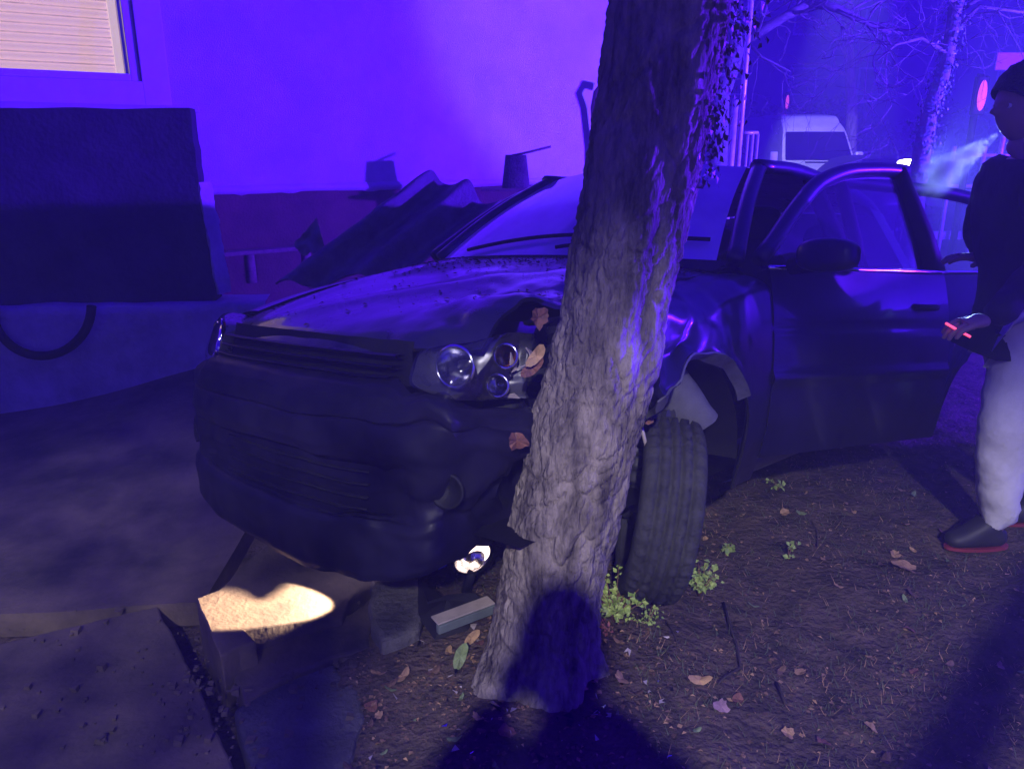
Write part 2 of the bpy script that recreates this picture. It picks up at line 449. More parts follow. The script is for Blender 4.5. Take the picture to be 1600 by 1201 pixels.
s_in = WS1 + 0.09; z_in = WZ0 - 0.03
SWL, SWR = -6.0, 5.3
W_TOP = 6.2; Z_ST = 1.13
S_W0 = -3.0; Z_W1 = WZ0 + 1.5
# stucco: four pieces round the window opening
wall_box('wall', s_in, SWR, Z_ST, W_TOP, -0.30, 0.0, M_STUCCO, house)
wall_box('wall', SWL, S_W0, Z_ST, W_TOP, -0.30, 0.0, M_STUCCO, house)
wall_box('wall', S_W0, s_in, Z_ST, z_in, -0.30, 0.0, M_STUCCO, house)
wall_box('wall', S_W0, s_in, Z_W1, W_TOP, -0.30, 0.0, M_STUCCO, house)
def drip(u, v):
    s = SWL + u * (SWR - SWL)
    w = 0.03 + 0.02 * nz(s * 1.3, 4) + (0.012 if nz(s * 6, 9) > 0.25 else 0)
    return wl(s, Z_ST + 0.035 - v * (w + 0.05), 0.012 + 0.03 * math.sin(v * math.pi))
grid('drip_edge', drip, 180, 6, M_STUCCO, house)
wall_box('plinth', SWL, SWR, -0.4, Z_ST - 0.002, -0.30, -0.045, M_PLINTH, house)
wall_box('roof_eave', SWL - 0.3, SWR + 0.3, W_TOP, W_TOP + 0.18, -0.6, 0.5, M_PLINTH, house)
# return wall at the far corner
wall_box('side_wall', SWR - 0.30, SWR - 0.002, -0.4, W_TOP - 0.002, -7.0, -0.302, M_STUCCO, house)
win = wall_box('window', WS1 + 0.01, WS1 + 0.085, z_in + 0.002, Z_W1, -0.10, -0.02, M_WHITE, house, 0.006)
wall_box('window_frame', S_W0, WS1 + 0.01, z_in + 0.002, z_in + 0.06, -0.10, -0.02, M_WHITE, win, 0.006)
wall_box('window_reveal', s_in + 0.002, s_in + 0.215, z_in - 0.19, Z_W1, 0.001, 0.014, M_WHITE, house, 0.004)
wall_box('window_surround', S_W0, s_in + 0.001, z_in - 0.19, z_in, 0.002, 0.013, M_WHITE, house, 0.004)
sill = wall_box('window_sill', S_W0, s_in + 0.42, z_in - 0.245, z_in - 0.192, 0.002, 0.10, M_STUCCO, house, 0.008)
M_BLIND = mat('lit_blind', (0.75, 0.66, 0.60), 0.6, var=0.05, emit=(1.0, 0.62, 0.58), estr=0.85)
M_PANE_E = emit_mat('lit_room', (1.0, 0.60, 0.35), 0.10)
wall_box('lit_room', S_W0, WS1 + 0.01, z_in + 0.06, Z_W1, -0.28, -0.26, M_PANE_E, house)
pane_m = glass_mat('window_pane', (0.95, 0.95, 0.95), 0.02)
wall_box('window_pane', S_W0, WS1 - 0.002, z_in + 0.062, Z_W1, -0.058, -0.054, pane_m, win)
zz = z_in + 0.065
while zz < Z_W1 - 0.1:
    Vv = []
    for s in (S_W0, WS1 - 0.085):
        for k in range(7):
            t = k / 6
            Vv.append(wl(s, zz + 0.060 * t, -0.155 + 0.022 * math.sin(math.pi * t) + 0.004))
    Ff = [(k, k + 7, k + 8, k + 1) for k in range(6)]
    sl = mk('blind_slat', Vv, Ff, M_BLIND, house)
    zz += 0.071
wall_box('blind_rail', WS1 - 0.082, WS1 - 0.02, z_in + 0.062, Z_W1, -0.16, -0.12, mat('lit_rail', (0.8, 0.75, 0.7), 0.5, var=0.04, emit=(1.0, 0.72, 0.50), estr=0.85), house, 0.006)
tag(house, 'pale rendered house wall with lit blind window and brown plinth', 'house')

# downpipe-like bracket on the wall beyond the roof
s_, z_ = WP(925, 200)
pp = [wall_pt(s_ + 0.02, 0.9, 0.1), wall_pt(s_ + 0.0, 1.5, 0.1), wall_pt(s_ - 0.07, 1.95, 0.12), wall_pt(s_ - 0.1, 2.1, 0.2), wall_pt(s_ - 0.02, 2.2, 0.22), wall_pt(s_ + 0.1, 2.18, 0.2)]
tag(tube('wall_pipe', pp, 0.045, M_PLINTH, seg=12), 'dark bent pipe on the house wall beside the tree trunk', 'pipe')

# ------------------------------------------------------------------ dark parapet wall on the left
par = empty('parapet_wall', (-2.2, 4.75, 0))
pdir = Vector((0.975, 0.18, 0)).normalized(); pn = Vector((pdir.y, -pdir.x, 0))
PO = Vector((-1.90, 4.78, 0))
def pl(s, z, off): return PO + pdir * s + pn * off + Vector((0, 0, z)) - par.location
def par_face(u, v):
    z = 0.62 + v * (1.715 - 0.62) - 0.04 * u * (1 - v)
    s = -3.4 + u * 3.4 + (0.018 * fbm(z * 5, 3.3, 0, 3) + (0.05 * (1 - v) if v < 0.6 else 0.02) if u > 0.99 else 0)
    off = 0.016 * fbm(s * 2, z * 2, 1, 3) + 0.010 * nz(s * 3 + z * 4, z * 1.2, 6)
    z += 0.012 * nz(s * 3, 1.7) * v
    return pl(s, z, off)
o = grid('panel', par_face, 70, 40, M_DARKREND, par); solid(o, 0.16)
def par_edge(u, v):
    z = 0.62 + v * (1.30 - 0.62)
    return pl(0.02 + 0.05 * (1 - v) + 0.06 * u + 0.014 * fbm(z * 9, u * 2, 2, 3), z, -0.005 - 0.10 * u + 0.008 * nz(z * 12, u * 4))
o = grid('edge_lit_face', par_edge, 5, 40, M_CONC_L, par); solid(o, 0.03)  # pale material paints the lit side face of the dark panel
def par_base(u, v):
    # v: 0 foot, .75 top front, 1 back
    s = -3.4 + u * 3.75
    if v <= 0.75:
        z = -0.3 + (v / 0.75) * (0.94 - 0.06 * u); off = 0.12 - 0.02 * v
    else:
        z = 0.64 - 0.06 * u; off = 0.105 - (v - 0.75) / 0.25 * 0.3
    return pl(s + 0.01 * nz(z * 8, 2), z + 0.012 * nz(s * 4, 7) * (v > 0.5), off + 0.012 * fbm(s * 3, z * 3, 4, 3))
grid('base', par_base, 80, 24, M_CONC_L, par)
tag(par, 'dark rendered parapet wall on pale concrete base under the window', 'wall')
hp = []
for i in range(25):
    t = i / 24; th = math.pi * (0.0 + t)
    q = YP(65 - 78 * math.cos(th), 478 + 78 * math.sin(th), 4.42)
    hp.append(q)
tag(tube('hose', hp, 0.026, M_PLASTIC, seg=10), 'dark hose hanging in a loop against the pale parapet base', 'hose')

# ------------------------------------------------------------------ the crashed car
# car frame: x forward from the front axle, y to the car's left, z up
CAR_R = Matrix(((-0.637, 0.770, 0.033), (-0.756, -0.632, 0.168), (0.150, 0.081, 0.985)))
CAR_T = Vector((-0.138, 2.668, 0.167))
CAR_S = 1.024
CM = Matrix.Translation(CAR_T) @ (CAR_R.to_quaternion().normalized().to_matrix().to_4x4()) @ Matrix.Scale(CAR_S, 4)
CMI = CM.inverted()
car = empty('car'); car.matrix_world = CM
tag(car, 'dark hatchback crashed against the leaning tree, its side doors ajar', 'car')
PUSH = Vector((-0.10, 1.0, 0)).normalized(); PERP = Vector((PUSH.y, -PUSH.x, 0))
def crush(p, amp=1.0):
    """fold sheet metal round the trunk: car-frame point in, car-frame point out"""
    w = CM @ Vector(p)
    c = trunk_c(w.z); r = trunk_r(w.z) + 0.035
    d = w - c; d.z = 0
    a = d.dot(PUSH); b = d.dot(PERP)
    reach = 0.24
    if abs(b) < r + reach and a < r + 0.4:
        if abs(b) < r: lim = math.sqrt(max(r * r - b * b, 0)); k = 1.0
        else:
            k = 1 - (abs(b) - r) / reach; k = k * k * (3 - 2 * k); lim = 0.0
        if a < lim:
            a2 = a + (lim - a) * k + 0.02 * k * nz(w.x * 9, w.z * 9)
            w = w + PUSH * (a2 - a)
    dist = math.sqrt(a * a + b * b)
    f = math.exp(-(dist / 0.48) ** 2) * amp
    if f > 0.02:
        n = Vector((nz(w.x * 7, w.y * 7, w.z * 7), nz(w.x * 7 + 9, w.y * 7, w.z * 7), nz(w.x * 7, w.y * 7 + 9, w.z * 7)))
        n2 = Vector((nz(w.x * 18, w.y * 18, w.z * 18), nz(w.x * 18 + 9, w.y * 18, w.z * 18), nz(w.x * 18, w.y * 18 + 9, w.z * 18)))
        w = w + (n * 0.055 + n2 * 0.014) * f
    return CMI @ w
def cgrid(name, fn, nu, nv, material, parent=car, cr=1.0):
    return grid(name, (lambda u, v: crush(fn(u, v), cr)) if cr else fn, nu, nv, material, parent)

WX = [0.55, 0.40, 0.2, 0.0, -0.5, -1.2, -2.0, -2.5, -2.9, -3.15, -3.28]
WY = [0.795, 0.838, 0.858, 0.866, 0.868, 0.868, 0.866, 0.856, 0.825, 0.775, 0.70]
KZ = [0.10, 0.2, 0.3, 0.42, 0.55, 0.65, 0.78, 0.88, 0.97]
KY = [-0.085, -0.055, -0.028, -0.006, 0.0, -0.002, -0.016, -0.035, -0.06]
def ysd(x, z): return hermite(x, WX, WY) + hermite(z, KZ, KY)
def zbelt(x): return hermite(x, [-0.4, -0.6, -1.6, -2.6, -3.0], [0.93, 0.935, 0.955, 0.985, 0.99])
# plan curve of the nose by half width
PY = [0.0, 0.25, 0.45, 0.62, 0.74, 0.81, 0.85]
PX = [0.86, 0.85, 0.81, 0.73, 0.62, 0.49, 0.36]
_arc = [0.0]
for i in range(1, len(PY)): _arc.append(_arc[-1] + math.hypot(PY[i] - PY[i-1], PX[i] - PX[i-1]))
def nose(s):
    """s in -1..1 -> (x, y, normal x, normal y)"""
    def at(q):
        a = abs(q) * _arc[-1]; sg = 1 if q >= 0 else -1
        return hermite(a, _arc, PX), sg * hermite(a, _arc, PY)
    x, y = at(s); e = 0.01
    x1, y1 = at(max(-1, s - e)); x2, y2 = at(min(1, s + e))
    tx, ty = x2 - x1, y2 - y1; L = math.hypot(tx, ty)
    return x, y, ty / L, -tx / L
def s_of_y(y):
    return math.copysign(hermite(abs(y), PY, _arc) / _arc[-1], y)

# bonnet
def hood_zc(x): return hermite(x, [0.78, 0.74, 0.66, 0.5, 0.2, -0.1, -0.3, -0.45], [0.672, 0.700, 0.735, 0.785, 0.865, 0.925, 0.955, 0.965])
def hood_half(x): return hermite(x, [0.8, 0.6, 0.2, -0.45], [0.53, 0.60, 0.66, 0.69])
def hood_pt(u, v):
    q = u * 2 - 1
    y0 = q * hood_half(0.70)
    xf = 0.775 - 0.10 * (abs(y0) / 0.53) ** 2.2
    y1 = q * 0.69
    xr = -0.30 - 0.13 * q * q
    e = v ** 1.1
    x = xf + (xr - xf) * e
    y = q * hood_half(x)
    z = hood_zc(x + 0.05 * abs(q) ** 2) - 0.052 * abs(q) ** 2.6 + 0.012 * math.exp(-((abs(q) - 0.62) / 0.09) ** 2) * min(1, v * 4)
    # buckled towards the struck corner
    k = math.exp(-(((x - 0.42) / 0.33) ** 2 + ((y - 0.58) / 0.30) ** 2))
    z += 0.050 * k + 0.030 * k * math.sin(9 * x + 5 * y)
    z += 0.010 * math.exp(-((x + y * 0.9 - 0.45) / 0.07) ** 2) * (1 if y > -0.2 else max(0, 1 + (y + 0.2) * 4))
    if v < 0.04: z -= 0.02 * (1 - v / 0.04)
    return (x, y, z)
hood = cgrid('bonnet', hood_pt, 70, 70, M_PAINT_D); solid(hood, 0.012)
# dirt and twig litter caught below the windscreen
def hood_z_at(u, v): return Vector(crush(hood_pt(u, v)))
lit = []
rnd = random.Random(3)
for i in range(1100):
    u = rnd.random(); v = 1 - abs(rnd.gauss(0, 0.16)) if rnd.random() < .8 else rnd.random()
    if v < 0.05 or v > 0.995: continue
    c = hood_z_at(u, v); a = rnd.random() * 6.28; l = rnd.choice((rnd.uniform(0.002, 0.006), rnd.uniform(0.003, 0.013))); w = l * rnd.uniform(.2, .7)
    d = Vector((math.cos(a), math.sin(a), rnd.uniform(-.1, .3))) * l; e = Vector((-math.sin(a), math.cos(a), rnd.uniform(0, .3))) * w
    up = Vector((0, 0, 0.0025))
    lit.append(([c + up - d, c + up * 2 - e, c + up + d, c + up * 2.5 + e], [(0, 1, 2, 3)]))
Vv, Ff = merge(lit)
tag(mk('bonnet_litter', Vv, Ff, M_LEAF_BRN, car, smooth=False), kind='stuff')

# wings (front fenders)
AR = 0.365
def fender(side):
    def fn(u, v):
        x = 0.50 - u * 1.058
        zl_ = 0.19
        if abs(x) < AR: zl_ = max(zl_, 0.31 + math.sqrt(AR * AR - x * x))
        he = hood_half(x); hz = hood_zc(x + 0.05) - 0.052
        ztop = hz - 0.075
        if v < 0.72:
            z = zl_ + (ztop - zl_) * (v / 0.72); y = ysd(x, z)
            if abs(x) < AR + 0.07:
                fl = math.exp(-((z - zl_) / 0.04) ** 2) * max(0, 1 - abs(abs(x) / (AR + 0.07)) ** 6); y += 0.018 * fl
        else:
            t = (v - 0.72) / 0.28; ya = ysd(x, ztop)
            th = t * math.pi / 2
            y = ya + (he + 0.006 - ya) * (1 - math.cos(th)); z = ztop + (hz - ztop) * math.sin(th)
        return (x, side * y, z)
    o = cgrid('front_wing', fn, 72, 44, M_PAINT, cr=1.6 if side > 0 else 0)
    solid(o, 0.008); o.data.materials.append(M_PLASTIC); o.modifiers['s'].material_offset_rim = 1
    def lip(u, v):
        th = math.pi * (0.10 + 0.70 * u); r = AR + 0.006 - 0.03 * v
        x = r * math.cos(th); z = 0.31 + r * math.sin(th)
        return (x, side * (ysd(x, z) + 0.024 - 0.03 * v), z)
    l = cgrid('arch_lip', lip, 40, 4, mat('lip_highlight', (0.14, 0.14, 0.15), 0.35, metal=0.3, var=0.25, scale=20) if side > 0 else M_PAINT, o, cr=1.2 if side > 0 else 0)  # paler near lip puts the rim highlight into the colour
    solid(l, 0.006)
    def liner(u, v):
        th = math.pi * (0.0 + u); r = AR - 0.01
        return (r * math.cos(th), side * (0.84 - v * 0.42), 0.30 + r * math.sin(th))
    li = cgrid('arch_liner', liner, 30, 8, M_PLASTIC, o, cr=0.6 if side > 0 else 0)
    return o
fl_ = fender(1); fr_ = fender(-1)
tag(fl_, 'crumpled near wing folded round the trunk')

# front bumper: wrap with profile, intake recess
BZ = [0.600, 0.585, 0.560, 0.530, 0.505, 0.498, 0.490, 0.460, 0.43, 0.415, 0.37, 0.335, 0.322, 0.29, 0.262, 0.25, 0.22, 0.185, 0.15, 0.135]
BO = [-0.050, -0.012, 0.004, 0.012, 0.014, -0.002, 0.012, 0.016, 0.016, 0.010, 0.008, 0.006, 0.0, -0.004, -0.002, 0.008, 0.010, 0.006, 0.0, -0.012]
def bumper_pt(u, v):
    s = u * 2 - 1
    x, y, nx, ny = nose(s)
    k = v * (len(BZ) - 1); i = min(int(k), len(BZ) - 2); t = k - i
    z = BZ[i] + (BZ[i+1] - BZ[i]) * t; o = BO[i] + (BO[i+1] - BO[i]) * t
    if 0.262 <= z <= 0.40 and abs(y) < 0.50: o -= 0.035 * min(1, (0.50 - abs(y)) / 0.04) * (1 if 0.27 < z < 0.39 else 0.4)
    sag = -0.055 * math.exp(-((y - 0.10) / 0.45) ** 2) * max(0, (0.35 - z) / 0.2)
    low = max(0, (0.30 - z) / 0.16)
    z += sag - 0.045 * low * abs(s) ** 3
    if abs(y) > 0.42 and z > 0.52: z = 0.52 + (z - 0.52) * (1 - 0.5 * min(1, (abs(y) - 0.42) / 0.04))
    x2 = x + nx * o; y2 = y + ny * o
    x2 += 0.010 * nz(y * 3.2, z * 5) + 0.006 * nz(y * 11, z * 13, 3); z += 0.008 * nz(y * 4, z * 2, 8)
    # shell sprung and twisted near the trunk
    return (x2, y2, z)
bump = cgrid('front_bumper', bumper_pt, 130, 96, M_BUMPER, cr=1.7); solid(bump, 0.006)
for zz in (0.385, 0.352, 0.318, 0.285):
    pts = []
    for i in range(26):
        y = -0.25 + 0.62 * i / 25
        x, yy, nx, ny = nose(s_of_y(y)); pts.append(crush((x + nx * -0.006, yy, zz - 0.02 * math.exp(-((y - .1) / .45) ** 2)), 0.5))
    tube('intake_bar', pts, 0.0045, M_PLASTIC, bump, seg=6)
# fog lamps set in the bumper ends
for sd in (1, -1):
    x, y, nx, ny = nose(s_of_y(0.585 * sd))
    Mf = Matrix.Translation(crush((x + 0.004, y, 0.335), 0)) @ Matrix.Rotation(0.35 * sd, 4, 'Z')
    Vv, Ff = lathe_geo([(0.044, 0.0), (0.047, 0.012), (0.040, 0.014), (0.036, 0.004), (0.0, -0.004)], 28, Mf)
    mk('fog_lamp', Vv, Ff, M_PLASTIC, bump)

# grille between the lamps
gr = []
def gr_back(u, v):
    y = -0.42 + 0.84 * u; x, yy, nx, ny = nose(s_of_y(y)); return (x - 0.085 - 0.02 * v, yy, 0.585 + 0.115 * v)
grille = cgrid('grille', gr_back, 30, 5, M_PLASTIC)
for k, zz in enumerate((0.607, 0.634, 0.661)):
    def slat(u, v, zz=zz):
        y = -0.40 + 0.80 * u; x, yy, nx, ny = nose(s_of_y(y))
        th = v * 2 * math.pi
        return (x - 0.052 - 0.012 * k + 0.020 * math.cos(th), yy, zz + 0.006 * math.sin(th) + 0.003 * math.cos(th))
    cgrid('grille_slat', slat, 34, 9, M_BUMPER, grille, cr=0.35)

# headlamps
def headlamp(sd):
    y_in, y_out, zb, zt = 0.455, 0.800, 0.565, 0.705
    def base(u, v, off, shrink=0.0):
        y = y_in + shrink + (y_out - y_in - 2 * shrink) * u
        x, yy, nx, ny = nose(s_of_y(y))
        z = zb + shrink * .6 + (zt - zb - 1.2 * shrink) * v
        z -= 0.020 * (1 - u) ** 3 * (v - .5) - 0.0
        z += (0.03 * u) * (v > 0.5) * (v - .5)
        lean = -0.11 * ((z - zb) / (zt - zb)) * 0.5
        return (x + nx * off - 0.025 + lean, sd * (yy + ny * off), z)
    def superu(u, v):
        # rounded-rectangle lens map
        a = u * 2 - 1; b = v * 2 - 1
        k = (1 - abs(b) ** 5 * 0.10)
        k2 = (1 - abs(a) ** 6 * 0.22)
        return (a * k + 1) / 2, (b * k2 + 1) / 2
    cr = 0.7 if sd > 0 else 0
    def shell(u, v):
        a = u * 2 - 1; b = v * 2 - 1
        dpt = max(0, 1 - max(abs(a), abs(b)) ** 6)
        uu, vv = superu(u, v)
        p = base(uu, vv, -0.010 - 0.075 * dpt ** 0.5); return p
    root = cgrid('headlamp', shell, 34, 22, mat('lamp_housing', (0.10, 0.10, 0.11), 0.3, metal=0.5, var=0.2, scale=20), cr=cr)
    def lens(u, v):
        a = u * 2 - 1; b = v * 2 - 1
        uu, vv = superu(u, v)
        return base(uu, vv, 0.004 + 0.012 * (1 - a ** 4) * (1 - b ** 4))
    if sd < 0: cgrid('lens', lens, 34, 22, M_LENS, root, cr=cr)
    else:
        # outer third of the cover is smashed away
        def lens_broken(u, v):
            lim = 0.66 + 0.05 * nz(v * 9, 3.1) + 0.03 * nz(v * 25, 1.1)
            return lens(u * lim, v)
        cgrid('lens', lens_broken, 34, 26, M_LENS, root, cr=cr)
    def unit(name, u, v, r, depth, material, ring=M_CHROME, bulb=None, off=-0.012):
        p = Vector(base(u, v, off))
        if sd > 0: p = Vector(crush(p, cr * .5))
        x, y, nx, ny = nose(s_of_y((y_in + (y_out - y_in) * u)))
        ang = math.atan2(ny * 0.55, nx) * sd
        Mu = Matrix.Translation(p) @ Matrix.Rotation(ang, 4, 'Z')
        prof = [(r, 0.004)] + [(r * math.sqrt(1 - t), -depth * t) for t in [i / 9 for i in range(1, 9)]] + [(0.0001, -depth)]
        Vv, Ff = lathe_geo(prof, 36, Mu)
        q = mk(name, Vv, Ff, material, root)
        rp = [(r + 0.004 + 0.004 * math.cos(a), 0.004 + 0.004 * math.sin(a)) for a in [i * 2 * math.pi / 10 for i in range(11)]]
        Vv, Ff = lathe_geo(rp, 40, Mu); mk('lamp_ring', Vv, Ff, ring, root)
        if bulb:
            Vv, Ff = lathe_geo([(0.0001, bulb[1]), (bulb[0] * .7, bulb[1] - .004), (bulb[0], bulb[1] - .014), (bulb[0], -depth)], 20, Mu)
            mk('bulb', Vv, Ff, bulb[2], root)
        return q
    dark = mat('lamp_cap', (0.03, 0.03, 0.035), 0.25, var=0.1)
    unit('main_reflector', 0.29, 0.55, 0.047, 0.060, M_REFL, bulb=(0.013, -0.018, dark))
    unit('indicator_lamp', 0.60, 0.70, 0.026, 0.03, M_AMBER, bulb=(0.009, -0.004, M_AMBER))
    unit('small_reflector', 0.60, 0.22, 0.024, 0.035, M_REFL, bulb=(0.008, -0.01, M_REFL))
    return root
hl = headlamp(1); tag(hl, 'smashed headlamp beside the trunk')
headlamp(-1)
# broken plastic shards in the smashed corner
for i in range(7):
    c = Vector((0.60 + rnd.uniform(-.05, .05), 0.66 + rnd.uniform(-.05, .06), 0.62 + rnd.uniform(-.04, .06)))
    p = [c + Vector((rnd.uniform(-.03, .03), rnd.uniform(-.03, .03), rnd.uniform(-.03, .03))) for _ in range(4)]
    o = mk('lens_shard', [crush(q, .2) for q in p], [(0, 1, 2), (0, 2, 3)], M_LENS if i % 2 else M_TRIM, hl, smooth=False); solid(o, 0.003)

LP = Vector((-0.235, 2.31, 0.225)); edge = []
for px_, py_ in ((300, 952), (340, 938), (368, 930), (385, 938), (402, 944), (425, 934), (455, 908), (482, 889), (505, 887), (522, 897), (545, 925)):
    P_ = G(px_, py_, 0.10); P_.z += (-0.78 - P_.x) * 0.22
    edge.append(LP + (P_ - LP) * ((-0.39 + 0.235) / (P_.x + 0.235)))
flap = edge + [Vector((-0.40, 2.56, edge[-1].z)), Vector((-0.40, 2.60, 0.45)), Vector((-0.39, edge[0].y + .02, 0.45))]  # added flap, outline shaped to cut the fallen lamp's pool on the slab
o = mk('lamp_cut_flap', [CMI @ p for p in flap], [tuple(range(len(flap)))], M_PLASTIC, car, smooth=False); solid(o, 0.004)

# dark cavity behind the nose (engine bay)
def bay(u, v):
    y = -0.72 + 1.44 * u; x, yy, nx, ny = nose(s_of_y(y))
    return (x - 0.20 - 0.05 * v, yy * 0.95, 0.16 + 0.56 * v)
cgrid('engine_bay_panel', bay, 30, 12, M_PLASTIC)
def floor_pan(u, v): return (0.62 - 3.7 * u, -0.70 + 1.40 * v, 0.20)
grid('floor_pan', floor_pan, 20, 8, M_PLASTIC, car)

# windscreen, pillars, roof
def screen_base(q): return Vector((-0.33 - 0.17 * q * q, 0.705 * q, 0.968 - 0.012 * q * q))
def screen_top(q): return Vector((-1.00 - 0.08 * q * q, 0.525 * q, 1.392 - 0.032 * q * q))
def screen_pt(u, v):
    q = u * 2 - 1
    p = screen_base(q).lerp(screen_top(q), v)
    p += Vector((0.03, 0, 0.03)) * math.sin(math.pi * v) * (1 - 0.4 * q * q)
    return p
grid('windscreen', lambda u, v: screen_pt(0.03 + 0.94 * u, v), 40, 24, M_SCREEN, car)
def cowl(u, v):
    q = u * 2 - 1; a = Vector((-0.28 - 0.13 * q * q, 0.685 * q, 0.940 - 0.02 * q * q)); return a.lerp(screen_base(q) + Vector((-0.01, 0, 0.002)), v)
grid('cowl', cowl, 30, 4, M_PLASTIC, car)
for sd in (1, -1):
    pts = [screen_pt(0.5 + 0.5 * sd, v / 14) + Vector((-0.012, sd * 0.012, 0)) for v in range(15)]
    tube('windscreen_pillar', pts, [0.032] * 15, M_PAINT, car, seg=10)
    # roof side rail running back
    rp = []
    for i in range(16):
        x = -1.06 - 1.80 * i / 15
        rp.append((x, sd * hermite(x, [-1.0, -1.6, -2.4, -2.9], [0.535, 0.57, 0.57, 0.53]), hermite(x, [-1.0, -1.5, -2.2, -2.9], [1.358, 1.395, 1.385, 1.325])))
    tube('roof_rail', rp, 0.030, M_PAINT, car, seg=10)
def roof_pt(u, v):
    x = -1.00 - 1.88 * v; q = u * 2 - 1
    hw = hermite(x, [-1.0, -1.6, -2.4, -2.9], [0.525, 0.57, 0.57, 0.53])
    return (x - 0.08 * q * q * (1 - v), q * hw, hermite(x, [-1.0, -1.5, -2.2, -2.9], [1.392, 1.437, 1.425, 1.358]) - 0.035 * q * q)
roof = grid('roof', roof_pt, 24, 30, M_PAINT_D, car)
def backlight(u, v):
    q = u * 2 - 1; a = Vector((-2.90, 0.53 * q, 1.35 - 0.03 * q * q)); b = Vector((-3.20, 0.66 * q, 0.98)); return a.lerp(b, v)
grid('rear_window', backlight, 20, 8, M_SIDEGL, car)
def tail(u, v):
    q = u * 2 - 1; z = 0.98 - 0.78 * v
    return (-3.20 - 0.12 * math.sin(math.pi * min(1, v * 1.1)) + 0.10 * q * q, q * (0.68 + 0.09 * math.sin(math.pi * v)), z)
grid('tailgate', tail, 24, 16, M_PAINT, car)
for sd in (1, -1):
    def quarter(u, v, sd=sd):
        x = -2.50 - 0.78 * u; zl_ = 0.22
        if abs(x + 2.51) < AR: zl_ = max(zl_, 0.31 + math.sqrt(max(0, AR * AR - (x + 2.51) ** 2)))
        zt = zbelt(x) + 0.01; z = zl_ + (zt - zl_) * v
        return (x, sd * ysd(x, z), z)
    q_ = grid('rear_quarter', quarter, 24, 14, M_PAINT, car)
    def cpillar(u, v, sd=sd):
        a = Vector((-2.55 - 0.60 * u, sd * ysd(-2.55 - 0.60 * u, 0.97), 0.99)); b = Vector((-2.52 - 0.36 * u, sd * 0.565, 1.375 - 0.04 * u)); return a.lerp(b, v)
    grid('rear_pillar', cpillar, 8, 8, M_PAINT, car)
    def sillp(u, v, sd=sd):
        x = -0.40 - 1.76 * u; th = v * math.pi; return (x, sd * (0.775 + 0.055 * math.sin(th)), 0.27 - 0.07 * math.cos(th) * 1.0)
    grid('sill', sillp, 20, 8, M_PAINT, car)
    tube('centre_pillar', [(-1.60, sd * 0.80, 0.25), (-1.60, sd * 0.80, 0.92), (-1.62, sd * 0.565, 1.385)], [0.055, 0.05, 0.035], M_PLASTIC, car, seg=8)
    o = box('tail_lamp', (-3.24, sd * 0.60, 0.70), (-3.16, sd * 0.78, 0.94), mat('tail_lamp_red', (0.25, 0.01, 0.012), 0.2, var=0.1), car, 0.02)

